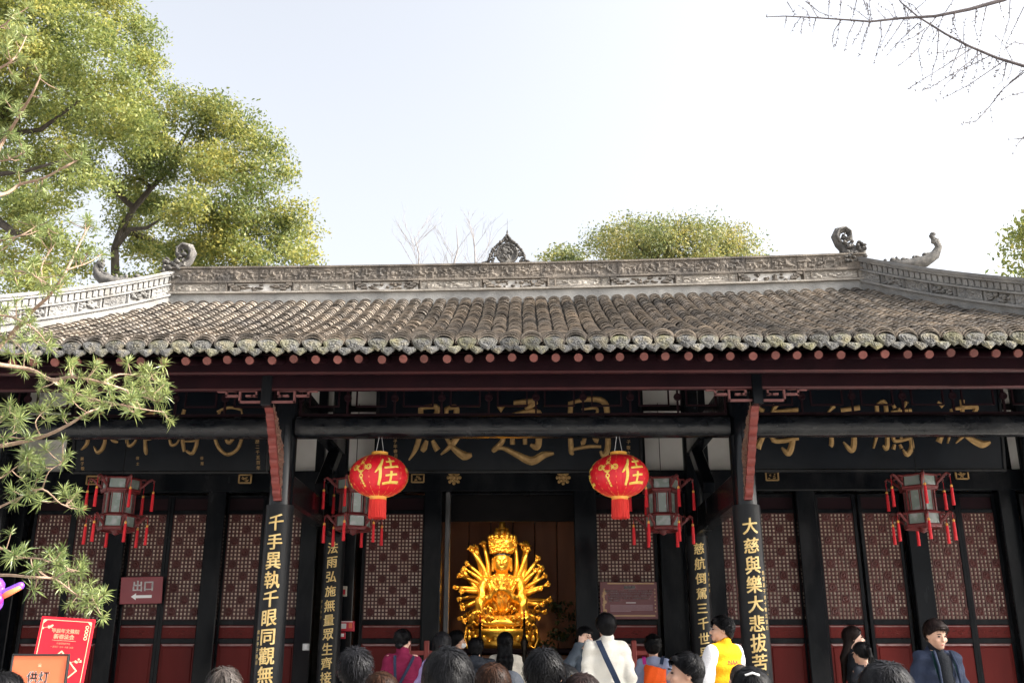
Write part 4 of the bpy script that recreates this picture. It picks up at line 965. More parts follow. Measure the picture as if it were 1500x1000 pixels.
# ------------------------------------------------------------------ hexagonal palace lanterns
M_lant = pbr('lantern_wood', [(0.10, 0.012, 0.014), (0.17, 0.022, 0.022)], rough=.4, scale=20, bump=.3, bscale=60)
M_lglass = pbr('painted_glass', [(0.22, 0.24, 0.24), (0.34, 0.36, 0.36), (0.20, 0.25, 0.22)], rough=.12, scale=9, spec=.6)
M_tassel = pbr('tassel_red', [(0.66, 0.008, 0.02), (0.80, 0.016, 0.03)], rough=.6, scale=90, stretch=(3, 3, .1), bump=.4, bscale=160)
M_bead = pbr('tassel_gold', [(0.85, 0.42, 0.08)], rough=.4)
def palace_lantern(px, py, Y, rz, label):
    c = at(px, py, Y)
    t = thing('hexagonal_lantern', label, 'lantern', c, rz, group='hexagonal palace lanterns')
    def hexp(r, k): a = 2 * math.pi * k / 6; return (r * math.cos(a), r * math.sin(a))
    fr = MB(); tiers = ((.20, .34, .235, .235), (-.10, .17, .185, .185), (-.27, -.12, .225, .225))
    panes = []
    for (z0, z1, r, _) in tiers:
        for k in range(6):
            x0, y0 = hexp(r, k); x1, y1 = hexp(r, k + 1)
            fr.tube([(x0, y0, z0), (x0, y0, z1)], .013, 6)
            for z in (z0, z1): fr.tube([(x0, y0, z), (x1, y1, z)], .015, 6)
            if z1 - z0 > .2:
                for s_ in (.2, .8): fr.tube([(x0 + (x1 - x0) * s_, y0 + (y1 - y0) * s_, z0), (x0 + (x1 - x0) * s_, y0 + (y1 - y0) * s_, z1)], .007, 5)
            fr.box(((x0 + x1) / 2, (y0 + y1) / 2, z0 - .02), (r * .96, .012, .03), rot=Matrix.Rotation(2 * math.pi * (k + .5) / 6 + math.pi / 2, 3, 'Z'))
            g_ = .97; m = .02; d = Vector((x1 - x0, y1 - y0, 0)).normalized() * m
            panes.append([(x0 * g_ + d.x, y0 * g_ + d.y, z0 + .012), (x1 * g_ - d.x, y1 * g_ - d.y, z0 + .012), (x1 * g_ - d.x, y1 * g_ - d.y, z1 - .012), (x0 * g_ + d.x, y0 * g_ + d.y, z1 - .012)])
    for z, r in ((.185, .21), (-.11, .20), (.345, .22), (-.285, .20)):
        pts = [(*hexp(r, k), z) for k in range(6)]; fr.add(pts + [(p[0], p[1], z + .012) for p in pts], [(5, 4, 3, 2, 1, 0), (6, 7, 8, 9, 10, 11)] + [(k, (k + 1) % 6, 6 + (k + 1) % 6, 6 + k) for k in range(6)])
    fo = fr.build('lantern_frame', M_lant, t)
    for p in panes:
        a, b_, c_ = (Vector(p[0]), Vector(p[1]), Vector(p[2])); nn = (b_ - a).cross(c_ - a).normalized() * -.004
        q = MB(); q.add(p + [tuple(Vector(v) + nn) for v in p], [(0, 1, 2, 3), (7, 6, 5, 4), (0, 4, 5, 1), (1, 5, 6, 2), (2, 6, 7, 3), (3, 7, 4, 0)]); q.build('pane', M_lglass, fo)
    for k in range(6):
        a = 2 * math.pi * k / 6; ca, sa = math.cos(a), math.sin(a)
        for (z, r0, r1) in ((.30, .235, .40), (-.17, .225, .37)):
            b = MB()
            def P(r, zz): return (r * ca, r * sa, zz)
            b.tube([P(r0, z - .06), P(r0 + .05, z - .02), P(r0 + .09, z + .03), P(r1 - .03, z + .05), P(r1, z + .03), P(r1 - .01, z)], [.016, .018, .016, .014, .012, .008], 6)
            b.tube([P(r0, z + .04), P(r0 + .05, z + .045), P(r0 + .07, z + .0), P(r0 + .03, z - .02)], [.012, .012, .01, .008], 6)
            for q in range(5): b.sphere(P(r0 + .02 + .024 * q, z - .05 + .02 * q), (.014, .014, .014), 6, 4)
            b.build('bracket', M_lant, t)
            zt_ = z + .02; xx, yy = r1 * ca, r1 * sa
            L = .12 if z > 0 else .07
            tb = MB(); tb.tube([(xx, yy, zt_), (xx, yy, zt_ - L)], .003, 4)
            tb.tube([(xx, yy, zt_ - L - .03), (xx, yy, zt_ - L - .05), (xx, yy, zt_ - L - .25)], [.014, .017, .020], 8)
            to = tb.build('tassel', M_tassel, t); q = MB(); q.sphere((xx, yy, zt_ - L - .015), (.016, .016, .02), 8, 6); q.build('bead', M_bead, to)
    w_ = MB(); w_.tube([(0, 0, .35), (0, 0, zs(0, 0) - .28 - c.z)], .005, 5); w_.sphere((0, 0, .37), .03, 8, 6); w_.build('hanging_wire', M_dark, t)
    for (n_, z) in (('finial', -.30),):
        q = MB(); q.lathe([(.05, 0), (.07, -.01), (.03, -.03), (.045, -.05), (.0, -.075)], (0, 0, z + .015), 12); q.build(n_, M_lant, t, smooth=True)
    return t
palace_lantern(174, 742, 1.5, R(8), 'hexagonal red wooden lantern with tassels hanging above the exit sign')
palace_lantern(519, 742, 1.7, R(22), 'hexagonal red wooden lantern with tassels partly behind the round red lantern near alarm boxes')
palace_lantern(970, 742, 1.7, R(-6), 'hexagonal red wooden lantern with tassels hanging over the brown notice board')
palace_lantern(1348, 738, 1.5, R(20), 'hexagonal red wooden lantern with tassels above the man in navy jacket')

# ------------------------------------------------------------------ signs, notice board, boxes
M_white = pbr('sign_white', [(.88, .88, .88)], rough=.5)
M_signred = pbr('sign_maroon', [(.21, .022, .034), (.235, .027, .039)], rough=.35, scale=3)
M_poster = pbr('poster_red', [(.60, .008, .022), (.66, .012, .028)], rough=.35, scale=3)
M_orange = pbr('sign_orange', [(.70, .14, .055), (.78, .19, .08)], rough=.45, scale=1.5)
M_bframe = pbr('sign_black_frame', [(.015, .015, .016)], rough=.4)
M_metal = pbr('stand_metal', [(.3, .3, .31)], rough=.35, metal=.9)
M_cream = pbr('poster_cream', [(.80, .56, .36)], rough=.5)
M_ink = pbr('ink_black', [(.012, .01, .01)], rough=.5)
def lay(t, txt, size, x, z, y, mat, bold=.01, name='lettering', sx=1.0, sy=1.0):
    v, f = glyph(txt, size, bold=bold); b = MB(); b.add([(p.x * sx + x, y, p.z * sy + z) for p in v], f); return b.build(name, mat, t)
def flat(t, poly, y, mat, name):
    b = MB(); n = len(poly); b.add([(x, y, z) for x, z in poly] + [(x, y + .002, z) for x, z in poly], [tuple(range(n)), tuple(range(2 * n - 1, n - 1, -1))] + [(i, (i + 1) % n, n + (i + 1) % n, n + i)[::-1] for i in range(n)]); return b.build(name, mat, t)
# exit sign, wired to the post
c = at(208, 864, YD - .16); W, Hh = .585, .37
t = thing('exit_sign', 'maroon sign with white exit characters and left arrow hung on black door post', 'sign', (c.x, c.y, c.z - Hh / 2))
b = MB(); b.box((0, .008, Hh / 2), (W, .016, Hh), ch=.003); b.build('panel', M_signred, t)
lay(t, '出口', .155, .02, .245, -.003, M_white, .03)
flat(t, [(-.14, .10), (-.07, .145), (-.07, .118), (.15, .118), (.15, .078), (-.07, .078), (-.07, .052)], -.004, M_white, 'arrow')
b = MB(); b.sphere((0, -.003, Hh - .025), .006, 6, 4); b.box((0, .05, Hh / 2), (.05, .09, .05)); b.build('fixing', M_metal, t)
t.rotation_euler = (R(4), R(-1.5), R(4))
# red festival poster on a stand
Yp = -1.6; c0 = at(103, 903, Yp); sc_ = (at(143, 930, Yp) - at(66, 930, Yp)).length; z0 = PLAT + .05
t = thing('poster_stand', 'red new year poster with gold diamond and white lettering on a stand', 'poster', (c0.x - .14, Yp, PLAT))
W = sc_; Hh = c0.z - PLAT
b = MB(); b.box((0, .01, .05 + (Hh - .05) / 2), (W, .02, Hh - .05), ch=.003); b.build('panel', M_poster, t)
b = MB(); b.box((-W * .4, .12, .02), (.05, .4, .04)); b.box((W * .4, .12, .02), (.05, .4, .04)); b.tube([(0, .3, .03), (0, .03, Hh * .8)], .012, 8); b.build('stand', M_metal, t)
u = W / 77.0                                              # metres per photo pixel on the poster
bd = MB()
for (x, z, w_, h_) in ((0, Hh - 4.5 * u, W - 9 * u, .8 * u), (-W / 2 + 4 * u, Hh * .5, .8 * u, Hh * .96), (W / 2 - 4 * u, Hh * .5, .8 * u, Hh * .96)): bd.box((x, -.0015, z), (w_, .003, h_))
for sx in (-1, 1): bd.add([(sx * (W / 2 - 4 * u), -.003, Hh - 4.5 * u), (sx * (W / 2 - 10 * u), -.003, Hh - 4.5 * u), (sx * (W / 2 - 4 * u), -.003, Hh - 10.5 * u)], [(0, 1, 2) if sx > 0 else (0, 2, 1)])
bd.build('border', M_cream, t)
lay(t, '甲辰年文殊院', 6.6 * u, 0, Hh - 19 * u, -.003, M_cream, .03, sx=1.0); lay(t, '新春法会', 7.4 * u, -1 * u, Hh - 27 * u, -.003, M_cream, .035)
b = MB(); b.box((0, -.0015, Hh - 32.5 * u), (34 * u, .003, .35 * u)); b.build('rule', M_cream, t)
lay(t, '祈福迎祥新岁安', 2.8 * u, 0, Hh - 36.5 * u, -.003, M_cream, .01); lay(t, '一盏明灯  吉祥  平安  如意', 2.8 * u, -1 * u, Hh - 41.5 * u, -.003, M_cream, .01)
for k in range(4):                                        # knot of rings in the corner
    b = MB(); m = 16; z = Hh - 12 * u - k * 5.2 * u; x = W / 2 - 9 * u; vs = []
    for i in range(m):
        a = 2 * math.pi * i / m
        for r in (2.6 * u, 1.5 * u): vs.append((x + r * math.cos(a), -.003, z + r * math.sin(a)))
    b.add(vs, [(2 * i, 2 * i + 1, (2 * i + 3) % (2 * m), (2 * i + 2) % (2 * m)) for i in range(m)]); b.build('ring', M_cream, t)
rnd = random.Random(2)
for (bx, bz) in ((-28 * u, Hh - 15 * u), (22 * u, Hh - 60 * u)):  # blossom sprigs
    b = MB(); b.tube([(bx - 7 * u, -.002, bz - 2 * u), (bx, -.002, bz), (bx + 9 * u, -.002, bz - 1 * u)], .35 * u, 4)
    for k in range(5):
        cx, cz = bx + rnd.uniform(-6, 8) * u, bz + rnd.uniform(-2, 3) * u
        for j in range(5):
            a = 2 * math.pi * j / 5; b.sphere((cx + .9 * u * math.cos(a), -.002, cz + .9 * u * math.sin(a)), (.7 * u, .001, .7 * u), 6, 4)
    b.build('blossom_sprig', M_cream, t)
dc = Hh - 73 * u; hd = 27 * u
def diamond(r0, r1): return [(0, -r0), (r0, 0), (0, r0), (-r0, 0)]
flat(t, [(x, dc + z) for x, z in diamond(hd, 0)], -.004, M_cream, 'diamond_border'); flat(t, [(x, dc + z) for x, z in diamond(hd - 2.6 * u, 0)], -.0065, pbr('diamond_red', [(.72, .03, .03)], rough=.4), 'diamond')
lay(t, '福', 24 * u, 0, dc, -.009, M_ink, .03, 'character')
t.rotation_euler = (R(-2), R(3.5), R(6))
# orange lamp-offering sign in a black frame
Yp = -3.05; c0 = at(60, 957, Yp); W = (at(101, 980, Yp) - at(17, 980, Yp)).length
t = thing('orange_sign', 'orange sign with white lamp offering characters in a black frame on a floor stand', 'sign', (c0.x, Yp, PLAT)); zt_ = c0.z - PLAT; u = W / 84
b = MB(); hh = 62 * u
b.box((0, .012, zt_ - hh / 2), (W - 4 * u, .016, hh - 4 * u)); b.build('panel', M_orange, t)
b = MB()
for (x, z, w_, h_) in ((0, zt_ - 1.3 * u, W, 2.6 * u), (0, zt_ - hh + 1.3 * u, W, 2.6 * u), (-W / 2 + 1.3 * u, zt_ - hh / 2, 2.6 * u, hh - 5.2 * u), (W / 2 - 1.3 * u, zt_ - hh / 2, 2.6 * u, hh - 5.2 * u)): b.box((x, .01, z), (w_, .03, h_), ch=.003)
b.build('frame', M_bframe, t)
b = MB(); b.tube([(0, .04, .02), (0, .04, zt_ - hh * .5)], .014, 8); b.lathe([(.17, 0), (.17, .015), (.03, .03), (0, .03)], (0, .04, 0), 20); b.build('stand', M_metal, t)
lay(t, '供灯', 16.5 * u, 0, zt_ - 32 * u, .002, M_white, .03)
b = MB()
for k, (dx, hgt, lean) in enumerate(((-2.4, 3.6, -.5), (-1.1, 5, -.15), (.2, 5.6, .0), (1.5, 5, .15), (2.8, 3.6, .5))):
    b.add([((dx * .5) * u, .002, zt_ - 17 * u), ((dx * .5 + .8) * u, .002, zt_ - 17 * u), ((dx + lean + .3) * u, .002, zt_ - (17 - hgt) * u)], [(0, 1, 2)])
b.box((.3 * u, .003, zt_ - 17.6 * u), (4.6 * u, .002, .8 * u)); b.build('emblem', M_cream, t)
# brown notice board
Yp = YD - .12; a = at(878, 852, Yp); b2 = at(965, 906, Yp); W = at(963, 880, Yp).x - at(879, 880, Yp).x; Hh = a.z - b2.z
t = thing('notice_board', 'brown notice board with gilt edging and white lines of text on door leaf', 'notice board', ((at(921, 880, Yp)).x, Yp, b2.z))
M_nb = pbr('notice_brown', [(.13, .040, .045), (.15, .05, .055)], rough=.4, scale=4); M_tan = pbr('notice_tan', [(.42, .27, .15)], rough=.5); M_fine = pbr('fine_print', [(.30, .20, .22), (.22, .12, .14)], rough=.5, scale=120, stretch=(.4, 1, 3))
b = MB(); b.box((0, .01, Hh / 2), (W, .03, Hh), ch=.004); b.build('panel', M_nb, t)
for z in (Hh - .02, .045):
    b = MB(); b.box((.035, -.008, z), (W * .82, .012, .022), ch=.003); b.build('moulding', M_tan, t)
lay(t, '圓通殿', .055, .02, Hh - .075, -.008, M_white, .03)
lines = ['圓通殿又稱觀音殿，廣二百一十，始建於清代，歷代多有修葺。殿內', '供奉千手觀音菩薩像。慈航普渡十方三千大千世界，尋聲救苦有情眾', '生，隨類應現廣開方便之門開示眾生入佛知見。利樂有情，永', '離三塗八難種種苦厄。圓通二字，取自楞嚴經觀音圓通章之', '義理，歷來稱頌。']
for i, s_ in enumerate(lines): lay(t, s_, .0225, .0 if i < 4 else -.2, Hh - .125 - .033 * i, -.008, M_white, .015)
b = MB(); b.box((.03, -.007, Hh - .285), (.14, .002, .008)); b.build('caption', M_white, t)
for i in range(6):
    b = MB(); wl = W * (.74 if i < 5 else .36); b.box((.035 - (W * .74 - wl) / 2, -.007, Hh - .318 - .0165 * i), (wl, .002, .011)); b.build('fine_print', M_fine, t)
b = MB()
for k in range(9): b.sphere((-W * .43 + .012 * math.sin(k * 1.9), -.006, Hh * (.14 + .08 * k)), (.022 + .01 * math.sin(k * 2.1), .004, .026), 8, 5)
b.build('scroll_ornament', M_tan, t)
for k in range(7):
    b = MB(); b.lathe([(0, 0), (.011, 0), (.011, .004), (0, .005)], (W * .46, -.004, Hh * (.2 + .1 * k)), 8, rot=Matrix.Rotation(R(90), 3, 'X')); b.build('boss', M_tan, t)
b = MB(); b.box((0, .09, Hh - .06), (.1, .14, .03)); b.box((0, .09, .06), (.1, .14, .03)); b.build('fixing', M_dark, t)
# alarm boxes and switch on the post
M_alred = pbr('alarm_red', [(.50, .015, .035), (.58, .02, .045)], rough=.4, scale=6); M_plw = pbr('switch_white', [(.72, .72, .72)], rough=.4)
def wallbox(px0, py0, px1, py1, mat, name, label, insets):
    Yp = YD - .15; a = at(px0, py0, Yp); b2 = at(px1, py1, Yp); W = b2.x - a.x; Hh = a.z - b2.z
    t = thing(name, label, 'wall box', ((a.x + b2.x) / 2, Yp, b2.z)); b = MB(); b.box((0, .005, Hh / 2), (W, .07, Hh), ch=.006); b.build('casing', mat, t)
    for (x, z, w_, h_, m2, nm) in insets: q = MB(); q.box((x * W, -.032, z * Hh), (w_ * W, .006, h_ * Hh)); q.build(nm, m2, t)
wallbox(496, 909, 519, 924, M_alred, 'alarm_box', 'red fire alarm box with white label on the black post', [(-.2, .5, .42, .5, M_white, 'label'), (.27, .55, .2, .5, M_orange, 'mark'), (0, .93, .8, .08, M_white, 'rule')])
wallbox(496, 925.5, 506, 935, M_alred, 'alarm_button', 'small red alarm button box below the larger red box', [(0, .55, .65, .5, M_white, 'label')])
wallbox(499, 858, 508, 873, pbr('box_cream', [(.6, .55, .45)], rough=.5), 'call_point', 'small cream call point with red mark above the alarm box', [(0, .42, .6, .5, M_alred, 'mark')])
wallbox(444, 942, 453, 952, M_plw, 'light_switch', 'white square light switch on the black door post', [(0, .5, .35, .6, M_white, 'rocker')])
# red railing before the doors
M_rail = pbr('railing_red', [(.20, .026, .02), (.28, .04, .03)], rough=.45, scale=5)
for (pa, pb, lab) in ((598, 652, 'low red wooden railing beside the doorway behind the burgundy coat'), (905, 952, 'low red wooden railing below the brown notice board')):
    Yp = YD - .45; xa, xb = at(pa, 950, Yp).x, at(pb, 950, Yp).x; zt_ = at(750, 951, Yp).z
    t = thing('red_railing', lab, 'railing', ((xa + xb) / 2, Yp, PLAT)); b = MB(); w_ = xb - xa
    for z in (zt_ - .04, zt_ - .45, PLAT + .15): q = MB(); q.box((0, 0, z - PLAT), (w_, .05, .06), ch=.006); q.build('rail', M_rail, t)
    for x in (-w_ / 2, 0, w_ / 2): q = MB(); q.box((x, .0, (zt_ + .12 - PLAT) / 2), (.07, .07, zt_ + .12 - PLAT), ch=.01); q.build('baluster', M_rail, t)

# ------------------------------------------------------------------ golden thousand-armed figure on its altar
M_gold = pbr('gold_leaf', [(0.80, 0.42, 0.05), (1.0, 0.60, 0.11)], rough=0.4, metal=0.85, scale=9, bump=.25, bscale=35, rvar=.08)
Ys = 5.3; base = at(735, 948, Ys); S = (at(805, 860, Ys).x - at(665, 860, Ys).x) / 1.52
st = thing('golden_statue', 'golden seated figure with many radiating arms, crown and praying hands on the altar', 'statue', (base.x, Ys, base.z))
st.scale = (S, S, S)
f = Field((-.72, -.6, -.02), (.72, .45, 1.62), .0125)
f.ell((0, .05, .80), (.27, .19, .36), .05); f.ell((0, .03, .98), (.34, .17, .14), .06); f.ell((0, -.10, .36), (.56, .34, .12), .06)
f.ell((-.40, -.16, .40), (.22, .22, .11), .05); f.ell((.40, -.16, .40), (.22, .22, .11), .05)
for s_ in (-1, 1):
    f.cap((s_ * .33, .02, 1.0), (s_ * .41, -.12, .62), .100, .080, .04); f.cap((s_ * .41, -.12, .62), (s_ * .05, -.34, .86), .075, .045, .03)
    f.cap((s_ * .022, -.36, .86), (s_ * .014, -.35, 1.05), .034, .018, .012); f.cap((s_ * .024, -.35, .86), (s_ * .045, -.38, .95), .024, .014, .010)
    f.cap((s_ * .24, -.1, .95), (s_ * .10, -.23, .55), .05, .035, .03)       # robe edges and hanging sleeves
    f.cap((s_ * .41, -.13, .70), (s_ * .40, -.2, .42), .07, .09, .05)
f.cap((0, .02, 1.08), (0, .0, 1.18), .085, .08, .04)
f.ell((0, -.02, 1.31), (.135, .15, .185), .03); f.ell((0, -.05, 1.23), (.105, .11, .10), .04)
f.cap((0, -.165, 1.33), (0, -.185, 1.27), .012, .022, .02); f.ell((0, -.155, 1.215), (.035, .025, .012), .012); f.ell((0, -.14, 1.175), (.04, .03, .025), .03)
for s_ in (-1, 1):
    f.ell((s_ * .06, -.165, 1.318), (.04, .022, .016), .012, sub=True); f.ell((s_ * .06, -.142, 1.305), (.034, .018, .014), .008); f.cap((s_ * .14, .0, 1.36), (s_ * .145, .0, 1.18), .022, .024, .015)
f.disp(lambda X, Y, Z: np.where(Z < 1.08, .010 * np.sin(34 * np.sqrt((X * 1.0) ** 2 + (Z - 1.15) ** 2) + 6 * X * X), 0) * np.clip((np.abs(X) * 6), .15, 1))
f.cut(lambda X, Y, Z: -Z + 0 * X)
f.disp(lambda X, Y, Z: np.where((Z < 1.0) & (Z > .42), .006 * np.sin(60 * X + 14 * Z), 0))
def _slim(P):
    k = np.clip((P[:, 2] - 1.06) / .1, 0, 1); P[:, 0] *= .84 + .16 * k; return P
put('body', f.mesh('body', M_gold, xf=_slim), st)
b = MB(); rnd = random.Random(31)                          # necklaces and jewelled strings over the robe
for (w_, zt_, zb_, n_) in ((.12, 1.08, .98, 16), (.17, 1.06, .88, 22), (.22, 1.02, .74, 26)):
    for k in range(n_ + 1):
        u = k / n_ * 2 - 1; z = zb_ + (zt_ - zb_) * abs(u) ** 1.6; y = -.17 - .05 * (1 - u * u) - (.10 if z < .8 else .02); b.sphere((u * w_, y, z), .013 + .006 * (k % 4 == 0), 6, 4)
for x in (-.30, -.18, -.06, .06, .18, .30):
    for k in range(9): b.sphere((x + .01 * math.sin(k), -.42 + abs(x) * .15, .42 - .045 * k), (.016, .016, .02), 6, 4)
b.build('jewellery', M_gold, st, smooth=True, kind='stuff')
hair = Field((-.2, -.25, 1.2), (.2, .22, 1.62), .012); hair.ell((0, .0, 1.36), (.143, .16, .18), .02); hair.cut(lambda X, Y, Z: np.maximum(1.40 - Z + .0 * X, -(Z - 1.38) - 0 * X)); put('hair', hair.mesh('hair', pbr('statue_hair', [(.02, .02, .03)], rough=.5)), st)
b = MB(); rnd = random.Random(8)                          # crown: tiers of lobes, flanking heads and the topmost head
b.lathe([(.17, 1.44), (.185, 1.47), (.175, 1.50), (.20, 1.58), (.215, 1.66), (.19, 1.67), (0, 1.66)], (0, 0, 0), 24)
for k in range(90):
    a = rnd.uniform(math.pi * .95, math.pi * 2.05); h = rnd.uniform(1.45, 1.70); r = .18 + (h - 1.45) * .16; b.sphere((r * math.cos(a), r * math.sin(a), h), (.022, .022, rnd.uniform(.016, .03)), 6, 4)
for k in range(9):
    a = math.pi * (1.0 + k / 8); b.sphere((.21 * math.cos(a), .21 * math.sin(a), 1.69), (.03, .025, .045), 7, 5)
for x, z, r in ((-.085, 1.76, .05), (.085, 1.76, .05), (0, 1.78, .06), (0, 1.90, .055)):
    b.sphere((x, -.02, z), (r, r, r * 1.25), 10, 7); b.sphere((x, -.02, z + r * 1.3), (r * .6, r * .6, r * .5), 8, 5); b.sphere((x, -.02, z - r), (r * 1.3, r, r * .6), 8, 5)
b.build('crown', M_gold, st, smooth=True)
def arm_mesh(seed, up):
    rnd = random.Random(seed); q = MB()                    # along +x, length 1, hand at the end
    q.tube([(0, 0, 0), (.25, 0, -.015), (.45, .0, -.03), (.7, 0, -.005), (.86, 0, .015)], [.078, .076, .066, .055, .040], 8)
    q.tube([(.74, 0, 0), (.77, 0, .004)], [.050, .048], 8)
    q.sphere((.905, 0, .02), (.062, .03, .050), 8, 6)
    for k in range(4):
        dz = -.03 + .022 * k; L = (.075, .095, .1, .085)[k]; cu = rnd.uniform(.0, .04)
        q.tube([(.94, 0, .02 + dz * 1.3), (.94 + L * .55, -cu * .4, .022 + dz * 1.35), (.94 + L, -cu, .022 + dz * 1.25)], [.017, .015, .010], 5)
    q.tube([(.88, -.01, .055), (.92, -.025, .085), (.955, -.03, .095)], [.014, .012, .008], 5)
    if seed % 3 == 0: q.lathe([(.0, -.10), (.012, -.1), (.014, .05), (.03, .07), (.02, .1), (0, .13)], (.97, -.03, .03), 8)          # held implement
    if seed % 3 == 1: q.sphere((.985, -.03, .055), .035, 8, 6); q.lathe([(.02, 0), (.03, .03), (.0, .08)], (.985, -.03, .08), 8)
    return q.mesh('arm', M_gold, True)
armm = [arm_mesh(k, k) for k in range(6)]
ends = [(.26, 1.62, .10), (.46, 1.52, .0), (.60, 1.36, .12), (.58, 1.20, -.06), (.72, 1.10, .10), (.76, .94, .0), (.66, .86, -.10), (.74, .74, .08), (.66, .60, -.06), (.70, .66, .14), (.54, .50, .06), (.66, .48, .12), (.60, .38, -.1), (.40, 1.60, .16), (.66, 1.24, .16)]
ends_all = [(.30, 1.66, .10), (.47, 1.58, .12), (.58, 1.47, .05), (.66, 1.36, .14), (.62, 1.25, .0), (.74, 1.16, .12), (.70, 1.06, .02), (.77, 1.0, .16), (.70, .92, -.04), (.78, .86, .1), (.68, .78, -.06), (.76, .72, .08), (.64, .64, -.08), (.70, .57, .06), (.56, .52, -.1), (.60, .44, .05), (.48, .38, -.12)]
for s_ in (-1, 1):
    for i, (ex, ez, ey) in enumerate(ends):
        jr = random.Random(i * 2 + (s_ > 0)); sh = Vector((s_ * .20, .10 - i * .002, 1.0 - i * .032)); en = Vector((s_ * (ex + jr.uniform(-.04, .04)), ey, ez + jr.uniform(-.04, .04))); d = en - sh; L = d.length
        ax = d.normalized(); up = Vector((0, 0, 1)) if abs(ax.z) < .9 else Vector((-s_, 0, 0)); yv = up.cross(ax).normalized() * (1)
        if yv.y < 0: yv = -yv
        zv = ax.cross(yv).normalized(); m = Matrix((ax, yv, zv)).transposed().to_4x4(); m.translation = sh
        o = put('arm', armm[(i + (s_ > 0) * 2) % 6], st); o.matrix_local = m @ Matrix.Diagonal((L, L * (.95 if L > .5 else 1.2), L * (.95 if L > .5 else 1.2), 1))
b = MB()                                                   # lotus seat: rows of petals over a drum, scrolled stand
b.lathe([(.56, -.02), (.60, .05), (.52, .12), (.60, .2), (.58, .27), (.0, .28)], (0, -.02, 0), 28)
for row, (z, r, n) in enumerate(((.20, .60, 20), (.12, .64, 20), (.05, .62, 20))):
    for k in range(n):
        a = 2 * math.pi * (k + .5 * row) / n; b.sphere((r * math.cos(a), r * math.sin(a) * .8 - .02, z), (.075, .06, .075), 7, 5)
lo_ = b.build('lotus_seat', M_gold, st, smooth=True); lo_.scale = (.86, .9, 1)
b = MB(); rnd = random.Random(12)
for s_ in (-1, 1):                                         # openwork clouds flanking the lap
    for k in range(10):
        x, z = s_ * rnd.uniform(.1, .6), rnd.uniform(.28, .58); b.tube([(x, -.38, z), (x + s_ * .06, -.42, z + .05), (x + s_ * .10, -.40, z - .01), (x + s_ * .05, -.40, z - .06)], [.02, .022, .018, .01], 6)
    b.tube([(s_ * .62, -.3, .30), (s_ * .66, -.34, .12), (s_ * .6, -.36, -.02), (s_ * .5, -.36, .02)], [.02, .024, .022, .016], 6)
    b.tube([(s_ * .62, -.3, .32), (s_ * .4, -.36, .34), (s_ * .1, -.4, .30)], [.018, .018, .014], 6)
lo_ = b.build('cloud_ornament', M_gold, st, smooth=True); lo_.scale = (.86, 1, 1)
# altar and its spot lamps
al_h = base.z - PLAT - .02 * S
t = thing('altar', 'dark carved altar block under the golden figure', 'altar', (base.x, Ys, PLAT))
b = MB(); b.box((0, 0, al_h / 2 - .04), (2.1, 1.3, al_h - .1), ch=.02); b.build('body', M_boards, t); b = MB(); b.box((0, 0, al_h - .04), (2.3, 1.45, .08), ch=.015); b.build('top', M_darkred, t)
M_fix = pbr('lamp_housing', [(.02, .02, .02)], rough=.4)
for i, (dx, pw) in enumerate(((-.75, 50), (.75, 50))):
    lp = Vector((base.x + dx, YD + .48, Zlin0 - .10)); t = thing('spot_lamp', ('small black spot lamp inside the lintel, on the alarm box side', 'small black spot lamp inside the lintel, on the notice board side')[i], 'lamp', lp)
    tgt = base + Vector((0, -.1, .85)); d = (tgt - lp).normalized(); q = MB()
    q.tube([-d * .14, d * .0], [.05, .06], 12); q.tube([-d * .10, Vector((0, -.02, .10))], .012, 6); q.build('housing', M_fix, t)
    ld = bpy.data.lights.new('spot_light', 'SPOT'); ld.energy = pw; ld.color = (1.0, .78, .46); ld.spot_size = R(62); ld.spot_blend = .6; ld.shadow_soft_size = .08
    lo = bpy.data.objects.new('spot_light', ld); COL.objects.link(lo); lo.parent = t; lo.location = d * .03; lo.rotation_euler = d.to_track_quat('-Z', 'Y').to_euler()
# candlesticks before the figure and a dark potted shrub
M_bronze = pbr('dark_bronze', [(.03, .025, .02), (.05, .04, .03)], rough=.4, metal=.7, scale=20)
zt0 = base.z
for (px, hh, lab) in ((703, .62, 'thin dark candle stand before the golden figure'), (768, .75, 'dark bronze vase stand before the golden figure')):
    p = at(px, 940, Ys - .95); t = thing('altar_stand', lab, 'candle stand', (p.x, Ys - .95, PLAT)); q = MB(); k = p.z - PLAT
    q.lathe([(.14, 0), (.15, .04), (.04, .1), (.03, k * .6), (.05, k * .7), (.03, k * .9), (.06, k), (.035, k + .06), (.02, k + .1), (.02, k + hh * .45), (0, k + hh * .45)], (0, 0, 0), 14); q.build('stem', M_bronze, t, smooth=True)
    q = MB(); q.tube([(0, 0, k + hh * .45), (0, 0, k + hh * .62)], .012, 8); q.build('candle', M_tassel, t)
